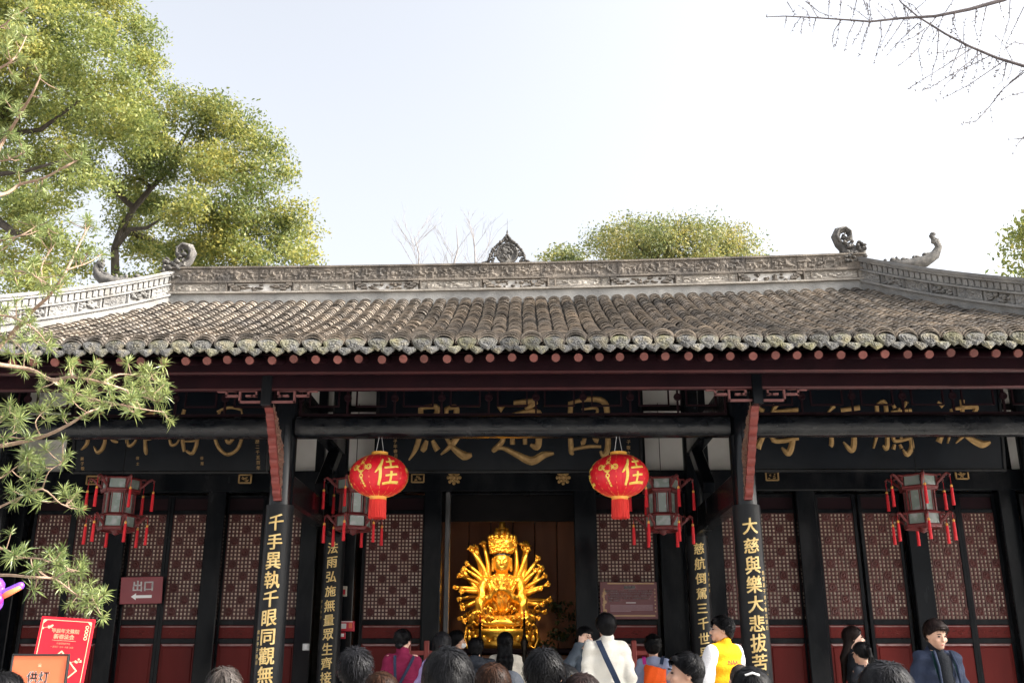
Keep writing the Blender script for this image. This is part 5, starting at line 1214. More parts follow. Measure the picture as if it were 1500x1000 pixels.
# ------------------------------------------------------------------ trees
M_bark = pbr('bark_dark', [(.035, .028, .022), (.075, .06, .048)], rough=.9, scale=9, bump=.6, bscale=30, stretch=(1, 1, .3))
M_bark_pink = pbr('bark_podocarp', [(.20, .13, .09), (.34, .24, .17)], rough=.85, scale=22, bump=.5, bscale=60)
M_twig = pbr('bark_twig', [(.05, .042, .045), (.10, .085, .085)], rough=.9, scale=12)
L_camphor = leafmat('camphor_leaf', [(.05, .08, .024), (.115, .155, .042), (.235, .25, .065), (.42, .37, .085)], translucent=.5)
L_camphor2 = leafmat('camphor_leaf_green', [(.08, .125, .04), (.16, .20, .055), (.27, .29, .075), (.44, .39, .09)], translucent=.5)
L_far = leafmat('far_leaf', [(.07, .10, .04), (.135, .165, .055), (.23, .225, .065), (.36, .29, .075)], translucent=.4)
def leaves_mesh(name, C, Nrm, size, mat, aspect=.5):
    """C centres (n,3); folded four-point leaves with random facing"""
    n = len(C); a = rng.normal(size=(n, 3)) + Nrm * .5; a /= np.linalg.norm(a, axis=1)[:, None]
    r = rng.normal(size=(n, 3)); u = np.cross(a, r); u /= np.linalg.norm(u, axis=1)[:, None]; v = np.cross(a, u)
    s = (size * rng.uniform(.5, 1.35, n))[:, None]
    V = np.empty((n, 4, 3)); V[:, 0] = C - u * s; V[:, 1] = C + v * s * aspect + a * s * .12; V[:, 2] = C + u * s - a * s * .2; V[:, 3] = C - v * s * aspect + a * s * .12
    me = bpy.data.meshes.new(name); me.vertices.add(4 * n); me.vertices.foreach_set('co', V.ravel())
    me.loops.add(4 * n); me.loops.foreach_set('vertex_index', np.arange(4 * n)); me.polygons.add(n)
    me.polygons.foreach_set('loop_start', np.arange(0, 4 * n, 4)); me.polygons.foreach_set('loop_total', np.full(n, 4))
    me.materials.append(mat); me.update(calc_edges=True); me.validate(); return me
def clump_leaves(clumps, density, size, twig=.55):
    """clumps: (centre, radii). leaves gather in tufts near the surface of each clump"""
    Cs = []; Ns = []
    for c, r in clumps:
        c = np.array(c); r = np.array(r); area = 4 * math.pi * ((r[0] * r[1]) ** 1.6 + (r[0] * r[2]) ** 1.6 + (r[1] * r[2]) ** 1.6) ** (1 / 1.6) / 3 ** (1 / 1.6)
        nt = max(6, int(area * 1.5)); d = rng.normal(size=(nt, 3)); d /= np.linalg.norm(d, axis=1)[:, None]
        d[:, 2] = np.where(d[:, 2] < -.5, -d[:, 2] * .6, d[:, 2])
        tc = c + d * r * (rng.uniform(.3, 1.0, nt) ** .6)[:, None]; per = max(4, int(area * density / nt))
        for k in range(nt):
            m = rng.poisson(per)
            if m == 0: continue
            e = np.clip(rng.normal(size=(m, 3)), -1.7, 1.7) * np.array([twig, twig, twig * .55]) * rng.uniform(.5, .85)
            Cs.append(tc[k] + e); Ns.append(np.tile(d[k] + np.array([0, 0, .6]), (m, 1)))
    return np.concatenate(Cs), np.concatenate(Ns)
def tree(name, label, base, limbs, clumps, density, lsize, lmat, group=None, bark=None, twig=.40):
    t = thing(name, label, 'tree', base, group=group); b = MB(); B = Vector(base)
    for pts, rads in limbs: b.tube([Vector(p) - B for p in pts], rads, 8)
    b.build('trunk', bark or M_bark, t, smooth=True)
    C, N_ = clump_leaves(clumps, density, lsize, twig); C = C - np.array(base)
    put('crown', leaves_mesh('crown', C, N_, lsize, lmat), t)
    return t
def clumps_px(spec, Y, ddepth=2.2, mult=1.0):
    """(px, py, radius px) -> clump spheres around depth Y"""
    out = []
    for (px, py, rp_) in spec:
        y = Y + random.uniform(-ddepth, ddepth); c = at(px, py, y); dep = (c - CAM).length; r = rp_ * dep / F_PX * .95
        out.append((tuple(c), (r, r * 1.1, r * .8)))
    return out
# camphor behind the hall with the dark leaning trunk
Yb = 15.0
spec = [(230, 200, 48), (285, 175, 42), (335, 190, 48), (375, 225, 42), (395, 255, 28), (215, 250, 50), (270, 250, 52), (330, 265, 52), (375, 290, 36), (190, 300, 38), (230, 320, 46), (290, 325, 55), (350, 335, 50), (405, 330, 36), (435, 315, 26), (448, 345, 20), (410, 370, 44), (340, 385, 55), (270, 385, 50), (215, 378, 40), (195, 345, 26), (440, 380, 26), (260, 155, 26), (310, 155, 22), (118, 395, 22), (300, 440, 60), (400, 440, 50), (220, 440, 50)]
tr = [at(168, 470, Yb), at(169, 405, Yb), at(168, 365, Yb), at(178, 335, Yb), at(196, 305, Yb), at(222, 275, Yb), at(252, 245, Yb), at(290, 230, Yb), at(345, 222, Yb)]
b0 = (tr[0].x, Yb, 0)
limbs = [([b0] + tr, [.4, .15, .13, .115, .10, .09, .075, .06, .045, .02]), ([tr[2], at(190, 336, Yb - .5), at(215, 334, Yb - 1), at(240, 318, Yb - 1.5)], [.08, .07, .05, .02]), ([tr[4], at(150, 262, Yb), at(120, 250, Yb)], [.09, .07, .03]), ([tr[5], at(205, 262, Yb), at(180, 255, Yb)], [.07, .05, .02]), ([tr[6], at(262, 215, Yb), at(285, 180, Yb)], [.1, .07, .03]), ([tr[3], at(240, 360, Yb + 1), at(330, 340, Yb + 1.5)], [.12, .09, .03])]
tree('camphor_tree', 'tall camphor tree with rounded sunlit crown and dark leaning trunk behind the roof', b0, limbs, clumps_px(spec, Yb), 330, .053, L_camphor)
# the taller camphor further left
Ya = 12.0
spec = [(150, 20, 55), (95, 50, 60), (185, 60, 42), (205, 105, 36), (150, 105, 55), (90, 130, 60), (30, 90, 60), (40, 170, 60), (110, 190, 52), (160, 170, 50), (195, 150, 36), (205, 185, 28), (170, 210, 38), (110, 245, 46), (50, 250, 56), (60, 310, 55), (20, 340, 50), (80, 365, 42), (30, 400, 45), (120, -30, 60), (40, -20, 70), (170, -40, 40), (10, 20, 60), (-30, 120, 70), (-40, 250, 70), (-60, 20, 80), (60, 430, 40), (130, 270, 30), (-80, -100, 90), (60, -110, 90)]
p0 = at(-60, 420, Ya); b0 = (p0.x, Ya, 0)
limbs = [([b0, at(-55, 300, Ya), at(-10, 200, Ya), at(40, 110, Ya), at(80, 20, Ya)], [.5, .3, .2, .13, .05]), ([at(-10, 200, Ya), at(60, 190, Ya), at(140, 130, Ya - .5)], [.09, .06, .02]), ([at(-40, 260, Ya), at(40, 250, Ya), at(110, 230, Ya - .5)], [.08, .05, .02]), ([at(-50, 290, Ya), at(20, 340, Ya - 1), at(70, 350, Ya - 1)], [.13, .09, .03])]
tree('camphor_tree', 'very tall yellow-green camphor tree beyond the roof corner, behind the needle-leaved branches', b0, limbs, clumps_px(spec, Ya, 2.0), 300, .051, L_camphor2)
# round tops behind the ridge
Yc = 30.0
spec = [(890, 352, 26), (915, 338, 20), (940, 345, 26), (985, 338, 22), (1015, 340, 24), (1040, 345, 24), (965, 350, 28), (1065, 352, 22), (1085, 362, 20), (1000, 365, 40), (930, 368, 40), (1060, 378, 36), (885, 378, 26), (1100, 376, 14), (960, 410, 60), (1040, 420, 60), (900, 420, 40)]
p0 = at(985, 400, Yc); tree('evergreen_tree', 'broad round evergreen crown with yellowing tips rising behind the main ridge', (p0.x, Yc, 0), [([(p0.x, Yc, 0), (p0.x, Yc, p0.z), at(975, 350, Yc)], [.6, .4, .1]), ([p0, at(930, 355, Yc)], [.25, .08]), ([p0, at(1050, 360, Yc)], [.25, .08])], clumps_px(spec, Yc, 2.5), 170, .07, L_far, twig=.7)
Yd2 = 34.0
spec = [(822, 372, 14), (810, 380, 12), (838, 378, 13), (825, 390, 22), (796, 384, 8), (845, 395, 18)]
p0 = at(824, 395, Yd2); tree('evergreen_tree', 'small rounded tree top between the ridge finial and the broad evergreen crown', (p0.x, Yd2, 0), [([(p0.x, Yd2, 0), (p0.x, Yd2, p0.z), at(824, 372, Yd2)], [.4, .25, .08])], clumps_px(spec, Yd2, .8), 150, .08, L_far, twig=.5)
# tree at the far edge beyond the hip ridge; the bulk stands outside the view and shades the court
Ye2 = 9.0
spec = [(1500, 360, 22), (1492, 385, 20), (1510, 400, 30), (1540, 350, 50), (1600, 330, 80), (1560, 420, 60), (1660, 400, 90), (1700, 260, 100), (1600, 220, 60), (1482, 398, 10)]
p0 = at(1640, 430, Ye2); tree('evergreen_tree', 'green tree at the edge beyond the hip ridge', (p0.x, Ye2, 0), [([(p0.x, Ye2, 0), (p0.x, Ye2, p0.z), at(1640, 330, Ye2)], [.45, .3, .1]), ([p0, at(1540, 370, Ye2)], [.2, .05]), ([p0, at(1690, 280, Ye2)], [.2, .06])], clumps_px(spec, Ye2, 1.5), 170, .06, L_camphor2)
# bare saplings behind the ridge
def bare(px, py_top, Y, seed, label):
    rnd = random.Random(seed); p0 = at(px, 400, Y); top = at(px + rnd.uniform(-8, 8), py_top, Y); B = Vector((p0.x, Y, 0)); t = thing('bare_tree', label, 'tree', B); b = MB()
    b.tube([Vector((0, 0, 0)), p0 - B, (p0 - B).lerp(top - B, .5) + Vector((rnd.uniform(-.2, .2), 0, 0)), top - B], [.2, .045, .026, .008], 6)
    def br(p, d, L, r, dep):
        q = p + d * L; m = p + d * L * .5 + Vector((rnd.uniform(-.1, .1), rnd.uniform(-.1, .1), .05)) * L * .3; b.tube([p, m, q], [r, r * .7, r * .35], 4, caps=False)
        if dep:
            for k in range(3): br(p.lerp(q, rnd.uniform(.3, 1)), (d + Vector((rnd.uniform(-.7, .7), rnd.uniform(-.6, .6), rnd.uniform(-.1, .5)))).normalized(), L * rnd.uniform(.4, .6), r * .55, dep - 1)
    n = 11
    for k in range(n):
        p = (p0 - B).lerp(top - B, rnd.uniform(-.3, .95)); br(p, Vector((rnd.uniform(-.8, .8), rnd.uniform(-.5, .5), rnd.uniform(.6, 1.2))).normalized(), rnd.uniform(.8, 1.7), .013, 2)
    b.build('branches', pbr('bark_hazed', [(.20, .185, .18), (.28, .26, .25)], rough=.9, scale=8), t)  # bark colour greyed and paled to paint in distance haze
bare(612, 345, 26, 1, 'slender leafless tree behind the ridge, standing alone furthest from the finial')
bare(661, 330, 27, 2, 'tallest leafless tree behind the ridge, between the two other bare ones')
bare(697, 334, 26, 3, 'leafless tree behind the ridge close beside the stone finial')

# near needle-leaved tree (podocarp): limbs by photo pixel at about five metres
L_pod = leafmat('podocarp_leaf', [(.06, .10, .03), (.14, .19, .06), (.26, .30, .10), (.40, .40, .15)], rough=.38, translucent=.3)
def whorl(seed):
    rnd = random.Random(seed); b = MB()
    for k in range(44):
        a = rnd.uniform(0, 6.283); el = rnd.uniform(-.25, 1.35); d = Vector((math.cos(a) * math.cos(el), math.sin(a) * math.cos(el), math.sin(el)))
        L = rnd.uniform(.048, .100) * (1.05 - .22 * max(el, 0)); w_ = rnd.uniform(.0022, .0036); s_ = d.cross(Vector((rnd.uniform(-1, 1), rnd.uniform(-1, 1), 1))).normalized() * w_
        o0 = Vector((0, 0, rnd.uniform(-.035, .012))); dr = Vector((0, 0, -1)) * L * rnd.uniform(.02, .16)
        p1 = o0 + d * L * .5; p2 = o0 + d * L + dr
        b.add([o0 - s_ * .4, o0 + s_ * .4, p1 + s_, p1 - s_, p2], [(0, 1, 2, 3), (3, 2, 4)])
    return b.mesh('leaf_cluster', L_pod)
whorls = [whorl(k) for k in range(10)]
Yn = -5.6; tb = Vector((-4.0, -5.4, 0))
pod = thing('podocarp_tree', 'needle-leaved podocarp tree reaching pale branches across the front of the hall', 'tree', tb)
tk = MB(); tk.tube([(0, 0, 0), (.05, 0, 1.2), (-.1, .1, 2.6), (.0, 0, 4.2), (.1, .1, 5.6), (.2, 0, 6.6)], [.17, .15, .13, .11, .08, .04], 12); tk.build('trunk', M_bark_pink, pod, smooth=True)
BR = [  # (pixel polyline, start radius, whorl density on last part)
 ([(-90, 665), (0, 653), (60, 640), (100, 622), (128, 604), (146, 598)], .014, 3, .25), ([(-80, 520), (0, 534), (45, 541), (75, 556), (105, 552), (150, 560), (195, 575), (230, 588)], .013, 26, .30),
 ([(75, 556), (110, 575), (135, 585), (175, 592), (215, 600), (240, 603)], .008, 18, .2), ([(150, 560), (175, 548), (210, 552), (236, 560)], .006, 10, .2),
 ([(-60, 570), (0, 507), (45, 458), (73, 432), (98, 395), (115, 360), (131, 330)], .014, 5, .55), ([(98, 395), (128, 385), (150, 372)], .005, 4, .3), ([(73, 432), (60, 395), (75, 360), (70, 335)], .006, 9, .2),
 ([(-60, 770), (0, 742), (30, 728), (62, 716), (90, 738), (108, 740)], .008, 12, .3), ([(-40, 715), (0, 700), (22, 685), (40, 672)], .007, 8, .2), ([(62, 716), (72, 690), (92, 678)], .004, 4, .4), ([(60, 640), (52, 618), (66, 600)], .004, 4, .5),
 ([(-60, 850), (0, 842), (45, 845), (80, 848), (108, 868), (128, 880), (140, 884)], .009, 20, .2), ([(-50, 810), (0, 803), (30, 815), (60, 818), (88, 826)], .007, 12, .15), ([(80, 848), (98, 836), (105, 838)], .004, 3, .5),
 ([(-80, 290), (0, 286), (30, 270), (62, 262), (95, 244), (120, 232)], .013, 14, .2), ([(-60, 330), (0, 215), (22, 180), (46, 140), (60, 110)], .014, 12, .25), ([(-70, 420), (0, 400), (35, 398), (60, 410), (85, 425)], .008, 13, .15),
 ([(-70, 470), (0, 462), (30, 470), (55, 486), (70, 505)], .008, 14, .15), ([(-70, 370), (0, 352), (30, 345), (55, 330)], .009, 11, .15), ([(-70, 500), (0, 492), (20, 500), (40, 520)], .007, 9, .1), ([(-70, 130), (0, 100), (25, 80), (40, 50)], .01, 10, .15), ([(-70, 60), (0, 40), (20, 20)], .009, 7, .15), ([(-40, 640), (0, 612), (18, 605), (30, 612)], .006, 6, .1),
 ([(-60, 240), (0, 236), (18, 232), (40, 222)], .007, 7, .1), ([(0, 653), (18, 634), (22, 618)], .004, 4, .4)]
nclu = 0; rnd = random.Random(21)
for pts, r0, nw, t0 in BR:
    n = len(pts); yd = Yn + rnd.uniform(-.25, .25); P = []
    for i, (px, py) in enumerate(pts): P.append(at(px, py, yd + .25 * math.sin(i * 1.3 + r0 * 900)) - tb)
    P[0] = P[0] if pts[0][0] > 0 else P[0]
    if pts[0][0] < 0:                                       # carry the limb back to the trunk
        P = [Vector((0, 0, max(.6, P[0].z - .25)))] + P
    # smooth the limb
    Q = []
    for i in range(len(P) - 1):
        a, b_, c_, d_ = P[max(i - 1, 0)], P[i], P[i + 1], P[min(i + 2, len(P) - 1)]
        for k in range(4):
            u = k / 4; Q.append(.5 * (2 * b_ + (c_ - a) * u + (2 * a - 5 * b_ + 4 * c_ - d_) * u * u + (3 * b_ - a - 3 * c_ + d_) * u ** 3))
    Q.append(P[-1]); m = len(Q); bb = MB(); bb.tube(Q, [r0 * (1.15 - .85 * i / (m - 1)) for i in range(m)], 7)
    first = next((i for i in range(m) if True), 0)
    lo = bb
    start = int(m * (t0 + (.2 if pts[0][0] < 0 else 0)))
    spots = []
    for k in range(nw):
        i = min(m - 1, max(start, int(rnd.uniform(start, m)))); p = Q[i]; d = (Q[min(i + 1, m - 1)] - Q[max(i - 1, 0)]).normalized()
        off = Vector((rnd.gauss(0, 1), rnd.gauss(0, 1), rnd.gauss(.35, .8))).normalized() * rnd.uniform(.03, .13)
        spots.append((p, p + off, (d * .5 + off.normalized()).normalized()))
    spots.append((Q[-1], Q[-1], (Q[-1] - Q[-2]).normalized()))
    for a, p, d in spots:
        if (p - a).length > .02: bb.tube([a, a.lerp(p, .5) + Vector((0, 0, -.008)), p], [.0032, .0028, .0024], 5, caps=False)
    bb.build('branch', M_bark_pink, pod, smooth=True)
    for a, p, d in spots:
        o = put('leaf_cluster', rnd.choice(whorls), pod, p); q = d.lerp(Vector((0, 0, 1)), .35).normalized().to_track_quat('Z', 'Y'); o.rotation_mode = 'QUATERNION'; o.rotation_quaternion = q @ Matrix.Rotation(rnd.uniform(0, 6.28), 3, 'Z').to_quaternion(); s_ = rnd.uniform(.62, 1.02); o.scale = (s_, s_, s_); nclu += 1
# bare ginkgo reaching in at the top: trunk stands outside the view
Yg = -3.6; gb = Vector((6.6, -3.0, 0))
gk = thing('ginkgo_tree', 'leafless ginkgo with knobbly spur twigs hanging into the bright sky', 'tree', gb)
b = MB(); b.tube([(0, 0, 0), (0, 0, 3), (-.1, 0, 6), (-.2, -.1, 9), (-.1, 0, 11)], [.3, .26, .2, .14, .05], 12); b.build('trunk', M_bark, gk, smooth=True)
rnd = random.Random(5)
def spurs(bb, P, r0, dens):
    """twig with short knobbly spurs"""
    m = len(P); bb.tube(P, [r0 * (1 - .8 * i / (m - 1)) for i in range(m)], 5, caps=False)
    for i in range(m - 1):
        L = (P[i + 1] - P[i]).length
        for k in range(max(1, int(L * dens))):
            p = P[i].lerp(P[i + 1], rnd.random()); d = Vector((rnd.gauss(0, 1), rnd.gauss(0, 1), rnd.gauss(.2, 1))).normalized(); bb.tube([p, p + d * rnd.uniform(.010, .022)], [.0042, .0030], 4)
def gp(px, py, dy=0.0): return at(px, py, Yg + dy) - gb
limb1 = [gp(1620, -60, .2), gp(1540, -30), gp(1470, 0), gp(1420, 14), gp(1370, 24), gp(1320, 27), gp(1275, 32), gp(1235, 29), gp(1190, 26), gp(1150, 24), gp(1122, 25)]
limb2 = [gp(1290, -40, .3), gp(1320, 4, .2), gp(1345, 25, .1), gp(1385, 50), gp(1420, 68), gp(1460, 85), gp(1500, 97), gp(1570, 110)]
b = MB(); b.tube([Vector((-.15, 0, 8)), Vector((-.6, -.3, 7.6))] + limb1, [.05, .04, .028, .023, .019, .016, .013, .011, .009, .007, .006, .005, .003], 7); spurs(b, limb1[2:], .002, 26); b.build('branch', M_twig, gk)
b = MB(); b.tube([limb1[1] + Vector((.2, .2, .8)), limb1[1].lerp(limb2[-1], .5) + Vector((.3, .1, 0)), limb2[-1]] + limb2[::-1][1:], [.022, .019, .016, .014, .012, .010, .009, .007, .006, .004], 6); spurs(b, limb2, .002, 26); b.build('branch', M_twig, gk)
tw = [((1232, 30), (1222, 45), (1219, 60), (1222, 74)), ((1252, 32), (1243, 50), (1236, 78)), ((1275, 33), (1266, 52), (1261, 73)), ((1290, 30), (1291, 55), (1285, 75), (1281, 92)), ((1325, 27), (1310, 50), (1290, 78)), ((1345, 34), (1320, 58), (1295, 86)), ((1372, 24), (1352, 50), (1345, 70), (1349, 98), (1352, 116)), ((1345, 70), (1330, 86), (1316, 97)), ((1178, 26), (1174, 40), (1173, 54)), ((1195, 27), (1190, 48)), ((1152, 25), (1149, 42)),
      ((1420, 68), (1390, 76), (1355, 80)), ((1425, 70), (1385, 96), (1340, 124), (1330, 132)), ((1440, 76), (1400, 106), (1360, 130), (1338, 134)), ((1450, 82), (1405, 104), (1385, 125), (1370, 147)), ((1470, 90), (1420, 124), (1390, 140), (1370, 147)), ((1500, 103), (1465, 135), (1448, 158), (1420, 175)), ((1448, 158), (1430, 178), (1405, 182)), ((1500, 106), (1470, 130), (1450, 156), (1455, 185)), ((1375, 45), (1373, 80), (1366, 105), (1362, 128)), ((1400, 18), (1395, 30), (1405, 55)), ((1430, 12), (1428, 40), (1434, 66)), ((1445, 10), (1438, 40), (1435, 64)), ((1480, -5), (1478, 30), (1468, 60), (1462, 95)), ((1500, 10), (1488, 35), (1475, 62), (1468, 85)), ((1265, 0), (1270, 15), (1275, 30)), ((1270, 5), (1274, 30)), ((1215, 0), (1213, 26)), ((1232, 0), (1230, 28)), ((1255, 0), (1248, 30)), ((1180, 2), (1200, 18), (1225, 27)), ((1153, 3), (1165, 22)), ((1340, 15), (1358, 0)), ((1385, 18), (1400, -5)), ((1500, 200), (1490, 212), (1483, 228)), ((1500, 203), (1485, 204), (1474, 205)), ((1355, 42), (1338, 55), (1310, 66)), ((1500, 65), (1485, 62), (1470, 75)), ((1500, 135), (1480, 140), (1460, 150)), ((1410, 62), (1398, 88), (1390, 110), (1410, 115)), ((1475, 92), (1468, 120), (1455, 130))]
for k in range(46):                                        # further hanging shoots between the drawn ones
    L_ = limb1 if k % 2 else limb2; i = rnd.randrange(2, len(L_) - 1); p = L_[i - 1].lerp(L_[i], rnd.random()); d = Vector((rnd.uniform(-.55, .1), rnd.uniform(-.5, .5), rnd.choice((-1, -1, .8)))).normalized(); n_ = rnd.uniform(.12, .42)
    b = MB(); spurs(b, [p, p + d * n_ * .5 + Vector((rnd.uniform(-.03, .03), 0, 0)), p + d * n_ + Vector((rnd.uniform(-.08, .02), 0, -.02))], .0032, 34); b.build('twig', M_twig, gk)
for q in tw:
    b = MB(); dy = rnd.uniform(-.25, .25); spurs(b, [gp(px, py, dy * (i / 2)) for i, (px, py) in enumerate(q)], .0045, 30); b.build('twig', M_twig, gk)
# dark potted shrub inside the doorway
p = at(822, 915, YD + .7); t = thing('potted_shrub', 'dark bushy potted shrub inside the doorway beside the golden figure', 'plant', (p.x, YD + .9, PLAT))
b = MB(); b.lathe([(.16, 0), (.22, .3), (.24, .32), (.2, .32), (0, .3)], (0, 0, 0), 16); b.tube([(0, 0, .3), (0, 0, 1.3)], [.025, .015], 6); b.build('pot', M_bronze, t)
C, N_ = clump_leaves([((0, 0, 1.45), (.3, .25, .5)), ((.05, 0, 1.9), (.2, .2, .35))], 160, .04, .1); put('foliage', leaves_mesh('foliage', C, N_, .045, leafmat('shrub_leaf', [(.02, .03, .012), (.035, .05, .018), (.05, .07, .02)])), t)
# purple balloon on a stick at the edge
p = at(-2, 868, -2.2); t = thing('purple_balloon', 'purple and orange foil balloon on a stick beside the lowest branches', 'balloon', (p.x - .1, -2.2, PLAT)); zc_ = p.z - PLAT
M_foil = pbr('purple_foil', [(.16, .05, .55), (.24, .09, .68)], rough=.25, scale=8, coat=.4); M_foil2 = pbr('orange_foil', [(.75, .2, .08)], rough=.3); M_foil3 = pbr('pink_foil', [(.7, .03, .25)], rough=.3)
f = Field((-.25, -.2, zc_ - .3), (.45, .2, zc_ + .25), .012); f.ell((.0, 0, zc_ + .06), (.14, .10, .09), .03); f.ell((.02, 0, zc_ - .08), (.13, .09, .11), .03); f.cap((.1, 0, zc_ - .02), (.28, 0, zc_ + .06), .03, .035, .02); put('body', f.mesh('body', M_foil), t)
b = MB(); b.tube([(.13, -.03, zc_ - .05), (.2, -.04, zc_ - .01), (.30, -.03, zc_ + .045)], [.02, .028, .02], 8); b.build('orange_fin', M_foil2, t, smooth=True); b = MB(); b.sphere((.13, -.05, zc_ - .06), (.045, .04, .05), 8, 6); b.build('pink_spot', M_foil3, t, smooth=True)
b = MB(); b.tube([(0, 0, 0), (0, 0, zc_ - .15)], .008, 6); b.lathe([(.12, 0), (.12, .02), (.02, .05)], (0, 0, 0), 14); b.build('stick', M_plw, t)
# ------------------------------------------------------------------ visitors
M_skin = pbr('skin', [(.50, .29, .20), (.58, .35, .25)], rough=.5, scale=18, bump=.05, bscale=120)
M_skin2 = pbr('skin_pale', [(.60, .38, .29), (.68, .45, .35)], rough=.5, scale=18)
M_eye = pbr('eye_dark', [(.02, .014, .012)], rough=.2); M_lip = pbr('lips', [(.42, .14, .12)], rough=.4)
def hairmat(name, c):
    return pbr('hair_' + name, [tuple(x * .55 for x in c), tuple(x * 1.3 for x in c)], rough=.42, spec=.10, scale=60, stretch=(1, 1, .25), bump=.2, bscale=160, island=.65)
HB = hairmat('black', (.006, .006, .007)); HG = hairmat('charcoal', (.012, .012, .014)); HN = hairmat('brown', (.026, .012, .007)); HD = hairmat('dark_brown', (.018, .011, .010)); HS = hairmat('stubble', (.05, .042, .038))
def cloth(name, c, rough=.85, bs=70): return pbr('cloth_' + name, [tuple(x * .88 for x in c), tuple(min(1, x * 1.1) for x in c)], rough=rough, spec=.15, scale=7, bump=.3, bscale=bs)
ARMS = {'down': ((.200, .035, 1.16), (.215, -.04, .92)), 'front': ((.215, -.03, 1.17), (.085, -.25, 1.10)), 'phone': ((.25, -.16, 1.20), (.09, -.34, 1.44)), 'face': ((.30, -.06, 1.26), (.115, -.085, 1.565)), 'pocket': ((.225, .05, 1.17), (.19, -.10, .98))}
def person(px, top, H, face, label, hair='short', hm=None, topm=None, sleeve=None, pants=None, arms=('down', 'down'), hy=0.0, hp=0.0, skin=None, build=1.0, collar='crew', detail=False, vox=.0125, bulk=.022, hem=.86, extra=None):
    Y = H - 11.0; tp = at(px, top, Y); ground = PLAT if Y > -3.5 else 0.0; s_ = (tp.z - ground) / 1.765; hm = hm or HB; topm = topm or cloth('dark', (.03, .03, .035)); pants = pants or cloth('trousers', (.03, .032, .04)); skin = skin or M_skin
    t = thing('person', label, 'person', (tp.x, Y, ground), face, group='visitors before the hall'); t.scale = (s_, s_, s_)
    ch, sh = math.cos(hy), math.sin(hy); cp, sp = math.cos(hp), math.sin(hp); piv = (0, .015, 1.53)
    def hd(x, y, z):                                        # head pose: nod then turn about the neck
        y0, z0 = y - piv[1], z - piv[2]; y1, z1 = y0 * cp - z0 * sp, y0 * sp + z0 * cp
        return (x * ch - y1 * sh, x * sh + y1 * ch + piv[1], z1 + piv[2])
    wx = build
    joints = []
    for i, sd in enumerate((-1, 1)):
        e, w_ = ARMS[arms[i]]; joints.append(((sd * .150 * wx, .01, 1.415), (sd * e[0] * wx, e[1], e[2]), (sd * w_[0], w_[1], w_[2])))
    f = Field((-.42, -.46, -.01), (.42, .26, 1.80), vox if detail else .0145)
    f.ell(hd(0, .015, 1.655), (.074, .094, .094), .02, rz=hy); f.ell(hd(0, -.025, 1.588), (.056, .066, .066), .03, rz=hy)
    f.cap(hd(0, -.090, 1.638), hd(0, -.106, 1.604), .009, .0145, .012); f.ell(hd(0, -.086, 1.566), (.024, .012, .009), .008, rz=hy); f.ell(hd(0, -.074, 1.540), (.026, .022, .018), .02, rz=hy)
    for sd in (-1, 1):
        f.ell(hd(sd * .032, -.100, 1.638), (.021, .018, .012), .010, sub=True, rz=hy); f.ell(hd(sd * .036, -.070, 1.603), (.024, .02, .02), .02, rz=hy)
        f.ell(hd(sd * .077, .014, 1.622), (.010, .023, .033), .008, rz=hy)
    f.cap((0, .025, 1.44), hd(0, .018, 1.58), .058, .054, .03)
    f.ell((0, .0, 1.27), (.165 * wx, .105, .20), .05); f.ell((0, 0, 1.03), (.15 * wx, .10, .18), .05); f.cap((-.15 * wx, .01, 1.425), (.15 * wx, .01, 1.425), .052, .052, .05)
    for (a, b_, c_) in joints:
        f.cap(a, b_, .050, .040, .03); f.cap(b_, c_, .040, .028, .02)
        d = (Vector(c_) - Vector(b_)).normalized(); h0 = Vector(c_) + d * .045; sd = 1 if a[0] > 0 else -1
        f.cap(c_, tuple(h0), .027, .034, .015); side = d.cross(Vector((0, 1, 0.2))).normalized()
        for k in range(4):
            o_ = side * (-.027 + .018 * k); L = (.070, .082, .078, .06)[k]; f.cap(tuple(h0 + o_ + d * .025), tuple(h0 + o_ * 1.15 + d * (.025 + L * .6) + Vector((0, -.012, -.004))), .0095, .009, .006); f.cap(tuple(h0 + o_ * 1.15 + d * (.025 + L * .6) + Vector((0, -.012, -.004))), tuple(h0 + o_ * 1.1 + d * (.02 + L) + Vector((0, -.03, -.01))), .009, .0075, .006)
        f.cap(tuple(Vector(c_) + d * .02 - side * sd * .03), tuple(h0 - side * sd * .055 + d * .02), .012, .010, .01)
    for sd in (-1, 1):
        f.cap((sd * .085, 0, .93), (sd * .095, -.01, .50), .078, .054, .04); f.cap((sd * .095, -.01, .50), (sd * .10, .01, .09), .052, .036, .03); f.cap((sd * .10, .02, .045), (sd * .115, -.15, .035), .042, .034, .02)
    put('body', f.mesh('body', skin), t)
    # clothes
    same = sleeve is None; g_ = Field((-.46, -.44, hem - .06), (.46, .32, 1.58), .0135)
    B = bulk
    g_.ell((0, .0, 1.27), (.165 * wx + B, .105 + B, .21 + B), .06); g_.ell((0, .005, 1.03), (.155 * wx + B, .105 + B, .22), .06); g_.cap((-.130 * wx, .012, 1.415), (.130 * wx, .012, 1.415), .046 + B, .046 + B, .05); g_.ell((0, .0, .90), (.165 * wx + B, .112 + B, .12), .05)
    def sleeves(F):
        for (a, b_, c_) in joints: F.cap(a, b_, .048 + B, .040 + B, .016); c2 = Vector(b_).lerp(Vector(c_), .97); F.cap(b_, tuple(c2), .042 + B, .034 + B * .7, .03)
    if same: sleeves(g_)
    if collar == 'hood': g_.ell((0, .115, 1.47), (.13, .075, .075), .03); g_.ell((0, .03, 1.475), (.105, .09, .045), .02)
    elif collar == 'stand': g_.cap((0, .025, 1.44), (0, .02, 1.515), .078, .073, .02)
    elif collar == 'crew': g_.cap((0, .03, 1.43), (0, .02, 1.475), .085, .072, .03)
    elif collar == 'lapel': g_.cap((0, .04, 1.44), (0, .03, 1.50), .082, .075, .02)
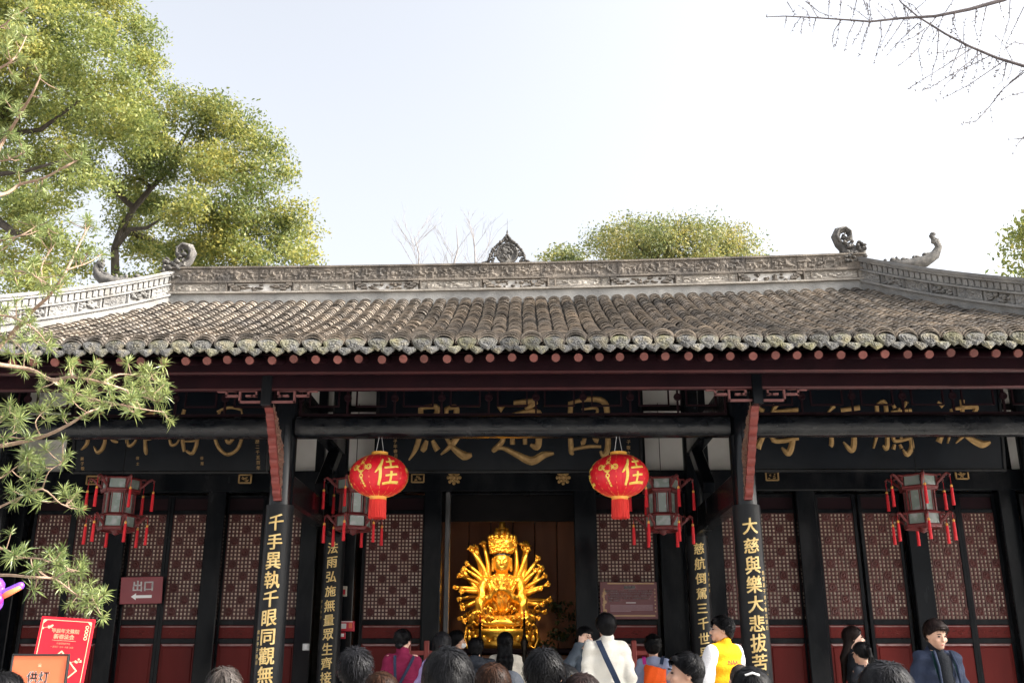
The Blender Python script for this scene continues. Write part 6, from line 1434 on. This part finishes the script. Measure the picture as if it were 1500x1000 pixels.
    nz = random.uniform(0, 9)
    g_.disp(lambda X, Y_, Z: .008 * np.sin(31 * Z + 17 * X + nz + 3 * np.sin(13 * Y_)) * np.sin(19 * X - 11 * Z + 2 * nz) + .005 * np.sin(52 * Z - 23 * Y_ + nz))
    g_.cap((0, .01, 1.46), (0, .0, 1.60), .056, .068, .008, sub=True)
    g_.cut(lambda X, Y_, Z: hem - Z + 0 * X)
    put('jacket', g_.mesh('jacket', topm), t)
    if not same:
        k = Field((-.46, -.44, .80), (.46, .30, 1.54), .0135); sleeves(k); k.cut(lambda X, Y_, Z: .155 * wx - np.abs(X) + .25 * np.maximum(0, 1.40 - Z) * 0 + 0 * Z)
        k.disp(lambda X, Y_, Z: .004 * np.sin(40 * Z + 11 * X + nz)); k.D -= .004
        put('sleeves', k.mesh('sleeves', sleeve), t)
    q = Field((-.26, -.26, .03), (.26, .2, 1.02), .02)
    for sd in (-1, 1): q.cap((sd * .085, 0, .93), (sd * .095, -.01, .50), .098, .075, .04); q.cap((sd * .095, -.01, .50), (sd * .10, .01, .10), .075, .062, .03)
    q.ell((0, 0, .95), (.165, .12, .10), .04); q.cut(lambda X, Y_, Z: np.maximum(.09 - Z, Z - .99) + 0 * X); put('trousers', q.mesh('trousers', pants), t)
    sh_ = Field((-.22, -.26, -.005), (.22, .14, .14), .015)
    for sd in (-1, 1): sh_.cap((sd * .10, .03, .055), (sd * .115, -.155, .042), .052, .044, .02); sh_.cap((sd * .10, .02, .06), (sd * .10, .015, .11), .05, .05, .02)
    sh_.cut(lambda X, Y_, Z: .004 - Z + 0 * X); put('shoes', sh_.mesh('shoes', cloth('shoe', (.05, .05, .055), .5)), t)
    # hair
    rr = random.Random(int(px * 7 + top)); HCt = Vector((0, .016, 1.657)); HR_ = Vector((.086, .106, .103))
    def line(x, y): return 1.705 - (y + .088) * (.98 if hair not in ('bob', 'long', 'pony', 'bun') else .92)
    if hair != 'bald':
        Hf = Field((-.2, -.2, 1.05 if hair == 'long' else 1.38), (.2, .30, 1.80), .011)
        grow = {'buzz': .0, 'short': .010, 'spiky': .010, 'curly': .026, 'bob': .016, 'long': .014, 'pony': .008, 'bun': .008, 'thin': .002, 'fringe': .008}[hair]
        Hf.ell(hd(*HCt), (.076 + grow, .096 + grow, .095 + grow), .02, rz=hy)
        if hair in ('short', 'spiky', 'fringe', 'curly', 'bob'): Hf.ell(hd(0, .055, 1.60), (.070 + grow * .6, .058 + grow * .6, .075), .03, rz=hy)
        if hair not in ('buzz', 'thin', 'curly'):
            for sd in (-1, 1): Hf.ell(hd(sd * .030, .022, 1.672), (.056 + grow, .082 + grow, .072 + grow * .6), .02, rz=hy)
        if hair == 'fringe': Hf.ell(hd(.012, -.060, 1.712), (.056, .032, .030), .02, rz=hy)
        if hair == 'bob':
            for sd in (-1, 1): Hf.cap(hd(sd * .066, .02, 1.64), hd(sd * .072, .03, 1.53), .034, .030, .03)
            Hf.cap(hd(0, .075, 1.62), hd(0, .075, 1.52), .06, .05, .04)
        c_h, s_h = math.cos(-hy), math.sin(-hy)
        def cutf(X, Y_, Z):
            y1 = (X * s_h + (Y_ - piv[1]) * c_h); z1 = Z - piv[2]; yl = y1 * cp + z1 * sp + piv[1]; zl = -y1 * sp + z1 * cp + piv[2]
            fr = 1.705 - (yl + .088) * .98
            if hair in ('bob', 'long'): fr = np.where(yl > -.01, 1.0, fr - .02)
            return fr - zl
        Hf.cut(cutf)
        if hair == 'long':
            for sd in (-1, 0, 1): Hf.cap(hd(sd * .05, .055, 1.62), (sd * .062, .125, 1.42), .045, .042, .03); Hf.cap((sd * .062, .125, 1.42), (sd * .055, .15, 1.16), .042, .022, .03)
        if hair == 'pony': Hf.ell(hd(0, .115, 1.68), (.03, .03, .03), .02); Hf.cap(hd(0, .125, 1.67), hd(0, .15, 1.52), .030, .018, .02)
        if hair == 'bun': Hf.ell(hd(0, .105, 1.575), (.045, .038, .036), .02)
        if hair == 'curly':
            for k in range(60):
                a = rr.uniform(0, 6.28); e = rr.uniform(-.3, 1.5); d = Vector((math.cos(a) * math.cos(e), math.sin(a) * math.cos(e), math.sin(e))); p = HCt + Vector((d.x * .098, d.y * .115, d.z * .115))
                if p.z > line(p.x, p.y) - .02: Hf.ell(hd(*p), (.022, .022, .020), .008)
        Hf.disp(lambda X, Y_, Z: .002 * np.sin(90 * X + 40 * Y_) * np.sin(70 * Z + 30 * Y_))
        me = Hf.mesh('hair', hm); ho = put('hair', me, t)
        # strands laid over the cap, flowing from the crown
        wide = 0.0 if hair in ('buzz', 'thin', 'curly') else .014; sb = MB(); zc = Vector((0, .5, .87)).normalized(); xa = Vector((1, 0, 0)); ya = zc.cross(xa)
        ns = {'buzz': 0, 'thin': 160, 'curly': 200}.get(hair, 900); smoothh = hair in ('bob', 'long', 'pony', 'bun')
        for k in range(ns):
            ph = rr.uniform(0, 6.283); th0 = rr.uniform(.05, 1.7); Ls = rr.uniform(.35, .8); pts = []; lift = rr.uniform(.005, .012) + (grow - .008) * .7 + (rr.uniform(.004, .012) if rr.random() < (.02 if smoothh else .10) else 0) - (.002 if smoothh else 0); tw = rr.gauss(0, .10 if smoothh else .25)
            for j in range(5):
                th = th0 + Ls * j / 4; d = (zc * math.cos(th) + (xa * math.cos(ph + tw * j / 4) + ya * math.sin(ph + tw * j / 4)) * math.sin(th))
                lf = lift + (.004 * j * j / 4 if hair == 'spiky' else 0) + (rr.uniform(-.002, .004) if hair == 'curly' else 0) + (.003 if j in (2, 3) else 0)
                p = HCt + Vector((d.x * (.078 + lf + wide), d.y * (.098 + lf + wide * .5), d.z * (.097 + lf + wide * .2)))
                if p.z < line(p.x, p.y) - (.03 if (hair in ('long', 'bob') and p.y > 0) else .004): break
                pts.append((Vector(hd(*p)), d))
            if len(pts) < 3: continue
            vs = []; wd = rr.uniform(.0014, .0036)
            for j, (p, d) in enumerate(pts):
                tn = (pts[min(j + 1, len(pts) - 1)][0] - pts[max(j - 1, 0)][0]); sd_ = tn.cross(d).normalized() * wd * (1 - .75 * j / len(pts)); vs += [p - sd_, p + sd_]
            sb.add(vs, [(2 * j, 2 * j + 1, 2 * j + 3, 2 * j + 2) for j in range(len(pts) - 1)])
        if hair == 'fringe':                                # loose locks over the forehead and temples
            for k in range(110):
                x = rr.uniform(-.062, .062); y = -.088 + abs(x) * .42; p0 = Vector(hd(x * .8, y + .02, 1.735 - abs(x) * .25)); p1 = Vector(hd(x + .006, y - .012, 1.708)); p2 = Vector(hd(x + rr.uniform(-.004, .022), y - .006, 1.688 - rr.uniform(0, .026))); wd = rr.uniform(.0015, .0035)
                sb.add([p0 - Vector((wd, 0, 0)), p0 + Vector((wd, 0, 0)), p1 - Vector((wd, 0, 0)), p1 + Vector((wd, 0, 0)), p2], [(0, 1, 3, 2), (2, 3, 4)])
        if hair in ('long', 'pony', 'bob'):
            for k in range(170):
                x = rr.uniform(-.085, .085)
                if hair == 'pony': x *= .3; p0 = Vector(hd(x, .13, 1.66)); p1 = Vector(hd(x * 1.2, .165, 1.58)); p2 = Vector(hd(x, .16 + rr.uniform(-.01, .01), 1.50 - rr.uniform(0, .04)))
                elif hair == 'bob': sgn = rr.choice((-1, 1)); p0 = Vector(hd(sgn * .092, rr.uniform(-.01, .09), 1.62)); p1 = p0 + Vector((sgn * .012, .004, -.05)); p2 = p1 + Vector((-sgn * .006, 0, -.05))
                else: p0 = Vector(hd(x, .108 - abs(x) * .3, 1.62)); p1 = Vector((x * 1.15, .168 - abs(x) * .25, 1.40)); p2 = Vector((x * 1.0, .172, 1.15 + rr.uniform(-.05, .06)))
                wd = rr.uniform(.002, .004); sb.add([p0 - Vector((wd, 0, 0)), p0 + Vector((wd, 0, 0)), p1 - Vector((wd, 0, 0)), p1 + Vector((wd, 0, 0)), p2], [(0, 1, 3, 2), (2, 3, 4)])
        if sb.v: sb.build('hair_strands', hm, t)
    if detail:
        for sd in (-1, 1):
            e = MB(); p = hd(sd * .031, -.0835, 1.6365); e.sphere(p, (.0135, .010, .0068), 8, 6); e.build('eye', M_eye, t)
            e = MB(); a = hd(sd * .016, -.098, 1.656); m = hd(sd * .034, -.0965, 1.662); c_ = hd(sd * .052, -.083, 1.655); e.tube([a, m, c_], [.0035, .0045, .002], 5); e.build('eyebrow', hm if hair != 'bald' else HB, t)
        e = MB(); a = hd(-.021, -.090, 1.566); m = hd(0, -.0985, 1.567); c_ = hd(.021, -.090, 1.566); e.tube([a, m, c_], [.002, .006, .002], 6); e.build('lips', M_lip, t)
    if extra: extra(t, hd)
    return t
def strap(t, pts, w_, mat, name='strap'):
    b = MB(); vs = []
    P = [Vector(p) for p in pts]
    for i, p in enumerate(P):
        d = (P[min(i + 1, len(P) - 1)] - P[max(i - 1, 0)]).normalized(); s_ = d.cross(Vector((0, 1, 0))).normalized() * w_
        for y in (0, .008): vs += [p - s_ + Vector((0, y, 0)), p + s_ + Vector((0, y, 0))]
    for i in range(len(P) - 1):
        o_ = 4 * i; b.add([], []); 
    fs = []
    for i in range(len(P) - 1):
        a = 4 * i; fs += [(a, a + 1, a + 5, a + 4), (a + 2, a + 6, a + 7, a + 3), (a, a + 4, a + 6, a + 2), (a + 1, a + 3, a + 7, a + 5)]
    b.add(vs, fs); return b.build(name, mat, t)
AWAY = math.pi; CAMW = 0.0
C_navy = cloth('navy', (.022, .030, .055)); C_burg = cloth('burgundy', (.16, .012, .045)); C_white = cloth('offwhite', (.62, .60, .54)); C_cream = cloth('cream', (.60, .56, .48)); C_lav = cloth('lavender', (.27, .22, .42)); C_char = cloth('charcoal', (.022, .026, .034), .7); C_slate = cloth('slate', (.075, .095, .12)); C_blue = cloth('greyblue', (.24, .28, .40)); C_or = cloth('varsity_yellow', (.72, .32, .008)); C_sl = cloth('varsity_white', (.72, .72, .74), .6); C_blk = cloth('black', (.012, .014, .018)); C_strap = cloth('strap_navy', (.018, .028, .055)); C_teal = cloth('teal', (.006, .030, .030))
# --- standing on the terrace
person(590, 920, 11.0, AWAY - R(-18), 'woman with low hair bun in burgundy coat with dark bag straps', 'bun', HB, C_burg, hy=R(-38), collar='lapel', skin=M_skin2, detail=True,
       extra=lambda t, hd: (strap(t, [(.10, .10, 1.47), (.11, .155, 1.38), (.10, .165, 1.2), (.09, .15, 1.0)], .016, C_strap), strap(t, [(-.12, .10, 1.46), (-.06, .158, 1.36), (.03, .168, 1.2), (.09, .155, 1.04)], .016, C_strap)))
person(648, 925, 10.4, AWAY, 'person with smooth grey-black hair in lavender jacket raising a white sleeve', 'bob', HG, C_lav, arms=('down', 'phone'), hy=R(5))
def mask(t, hd):
    f = Field((-.12, -.16, 1.50), (.12, .06, 1.66), .008); f.ell(hd(0, -.048, 1.578), (.062, .072, .052), .01); f.cut(lambda X, Y, Z: Y + .028 + 0 * X); put('face_mask', f.mesh('face_mask', M_plw), t)
person(671, 922, 12.9, AWAY + R(-62), 'short-haired visitor in white mask seen side-on in the doorway', 'short', HB, C_char, detail=True, extra=mask)
person(697, 933, 11.4, AWAY, 'person bending forward in charcoal hooded puffer jacket', 'short', HB, C_char, collar='hood', bulk=.055, build=1.1, hp=R(0))
person(740, 925, 12.0, AWAY, 'woman with long straight black hair in cream coat facing the golden figure', 'long', HB, C_cream, arms=('front', 'front'))
person(857, 917, 12.2, R(24), 'masked woman in slate jacket touching her ear beside the doorway', 'bob', HB, C_slate, arms=('face', 'down'), hy=R(8), skin=M_skin2, detail=True,
       extra=lambda t, hd: (mask(t, hd), strap(t, [(-.03, -.14, 1.42), (-.03, -.155, 1.25), (-.03, -.15, 1.0)], .03, pbr('bag_tan', [(.40, .16, .03)], rough=.6), 'scarf')))
person(887, 897, 10.2, AWAY + R(8), 'man in off-white jacket with navy bag strap across his back', 'short', HB, C_white, build=1.06, bulk=.028, collar='stand',
       extra=lambda t, hd: strap(t, [(.095, .06, 1.50), (.085, .135, 1.44), (.045, .178, 1.33), (-.03, .186, 1.17), (-.10, .175, 1.02), (-.14, .165, .90)], .027, C_strap))
person(956, 930, 11.6, AWAY - R(10), 'visitor with curly black hair in grey-blue jacket wearing an orange backpack', 'curly', HB, C_blue)
def glasses(t, hd):
    b = MB()
    for sd in (-1, 1):
        pts = [hd(sd * (.033 + .021 * math.cos(a)), -.106 + .010 * abs(math.cos(a)), 1.637 + .016 * math.sin(a)) for a in [2 * math.pi * k / 12 for k in range(13)]]; b.tube(pts, .0018, 4, caps=False); b.tube([hd(sd * .054, -.098, 1.640), hd(sd * .078, .0, 1.642)], .0018, 4)
    b.tube([hd(-.012, -.108, 1.640), hd(.012, -.108, 1.640)], .0018, 4); b.build('glasses', M_wire, t)
def varsity(t, hd):
    glasses(t, hd)
    for (txt, z, sz) in (('NAAC', 1.33, .055),):            # lettering across the back of the jacket
        v, f = glyph(txt, sz, bold=.03, slices=6); b = MB(); b.add([(-p.x, .150 - p.x * p.x * 2.2, z + p.z - .6 * p.x * p.x) for p in v], [tuple(reversed(q)) for q in f]); b.build('lettering', pbr('varsity_print', [(.25, .02, .01)], rough=.7), t)
person(1056, 901, 9.7, R(-146), 'man in profile with glasses wearing yellow jacket with white sleeves', 'fringe', HB, C_or, sleeve=C_sl, collar='stand', hy=R(50), detail=True, arms=('front', 'front'), bulk=.034, vox=.011, extra=varsity)
person(1249, 916, 11.0, R(74), 'woman with long dark hair in profile beside the red door panels', 'long', HD, C_blk, hy=R(0), skin=M_skin2, detail=True)
person(1259, 939, 10.2, AWAY - R(-48), 'girl with tied-back black hair and dark top turned away', 'pony', HB, C_char, hy=R(-20), skin=M_skin)
def navyman(t, hd):
    f = Field((-.15, -.2, 1.2), (.15, .15, 1.58), .010); f.cap((0, .022, 1.42), (0, .012, 1.535), .069, .064, .02); f.cap((0, -.055, 1.40), (0, -.072, 1.22), .080, .085, .03); put('turtleneck', f.mesh('turtleneck', C_blk), t)
    for sd in (-1, 1):
        b = MB(); b.add([(sd * .068, -.098, 1.47), (sd * .100, -.080, 1.49), (sd * .118, -.130, 1.36), (sd * .092, -.150, 1.20), (sd * .078, -.152, 1.30)], [(0, 1, 2, 3, 4) if sd < 0 else (4, 3, 2, 1, 0)]); b.build('lapel_lining', C_teal, t); b = MB(); b.tube([(sd * .078, -.085, 1.485), (sd * .088, -.150, 1.36), (sd * .090, -.172, 1.18), (sd * .085, -.168, .92)], [.014, .012, .011, .011], 6); b.build('jacket_edge', C_navy, t, smooth=True)
person(1366, 905, 8.5, R(10), 'man in navy jacket over black turtleneck looking down', 'fringe', HD, C_navy, collar='lapel', hp=R(16), hy=R(2), detail=True, vox=.0105, build=1.0, bulk=.026, arms=('pocket', 'pocket'), extra=navyman)
# --- nearer heads along the lower edge
person(12, 984, 4.9, AWAY, 'dark-haired person below the orange sign, top of head only', 'short', HB, C_char)
person(333, 972, 4.6, AWAY, 'man with close-cropped thinning hair below the red door panels', 'thin', HS, C_char, skin=M_skin)
person(522, 949, 6.3, AWAY + R(8), 'man with tousled spiky black hair seen from behind beneath the alarm boxes', 'spiky', HG, C_char, hy=R(-6))
person(560, 984, 5.6, AWAY, 'person with light brown hair just in front of the burgundy coat', 'bob', HN, C_char)
person(657, 948, 4.1, AWAY + R(4), 'person with full black hair seen from behind, in front of the lavender jacket', 'bob', HB, C_char)
person(722, 971, 5.6, AWAY, 'person with straight brown hair in front of the cream coat', 'bob', HN, C_char)
def beanie(t, hd):
    f = Field((-.13, -.14, 1.62), (.13, .16, 1.80), .01); f.ell((0, .016, 1.665), (.094, .114, .108), .02); f.cut(lambda X, Y, Z: 1.655 - Z + 0 * X); put('cap', f.mesh('cap', C_char), t)
person(748, 983, 6.4, AWAY, 'person in dark knitted cap with red collar', 'buzz', HB, cloth('red', (.45, .01, .02)), extra=beanie, collar='stand')
person(797, 949, 5.05, AWAY - R(6), 'man with neatly trimmed black hair and visible ears seen from behind', 'short', HB, C_char, hy=R(0))
person(827, 974, 6.2, AWAY, 'dark-haired person half hidden beside the neatly trimmed head', 'bob', HB, C_blk)
person(852, 986, 5.0, AWAY, 'person with dark reddish-brown hair below the off-white jacket', 'bob', HD, C_char)
person(1001, 954, 6.6, R(-118), 'young man in profile with short sides below the orange backpack', 'fringe', HB, C_char, hy=R(28), detail=True, vox=.0105)
person(1083, 969, 7.0, AWAY, 'man with shaved head beside the black hair clip', 'buzz', HS, C_char)
def clip(t, hd):
    b = MB(); b.tube([hd(-.035, .105, 1.728), hd(0, .112, 1.740), hd(.035, .105, 1.728)], .006, 6); b.build('hair_clip', M_plw, t)
person(1099, 977, 5.0, AWAY - R(8), 'person with black hair held by a white clip', 'bob', HB, C_char, extra=clip)
person(1292, 969, 3.85, AWAY, 'person with smooth charcoal hair in front of the navy jacket', 'bob', HG, C_char)
# orange backpack on the curly-haired visitor
pb = [o for o in bpy.data.objects if o.get('label', '').startswith('visitor with curly')][0]
bp = thing('backpack', 'bright orange backpack worn by the curly-haired visitor', 'backpack', (pb.location.x, pb.location.y, pb.location.z), pb.rotation_euler.z); bp.scale = pb.scale
f = Field((-.24, .06, .88), (.24, .40, 1.50), .012); f.ell((-.02, .235, 1.18), (.155, .10, .25), .03); f.ell((-.02, .27, 1.06), (.14, .09, .13), .03); f.ell((-.02, .20, 1.36), (.12, .07, .09), .03)
f.ell((-.02, .20, 1.30), (.15, .10, .16), .03); f.cut(lambda X, Y, Z: np.maximum(np.abs(X + .02) - .135, Z - 1.40 - .25 * X)); f.disp(lambda X, Y, Z: .006 * np.sin(28 * Z + 20 * X) * np.sin(25 * X) + .004 * np.sin(60 * X + 25 * Z)); put('bag', f.mesh('bag', cloth('orange', (.80, .10, .012), .55)), bp)
for sd in (-1, 1): strap(bp, [(sd * .10, .19, 1.42), (sd * .115, .10, 1.50), (sd * .12, .0, 1.515), (sd * .13, -.10, 1.44)], .022, cloth('magenta', (.45, .03, .22)) if sd > 0 else C_strap)
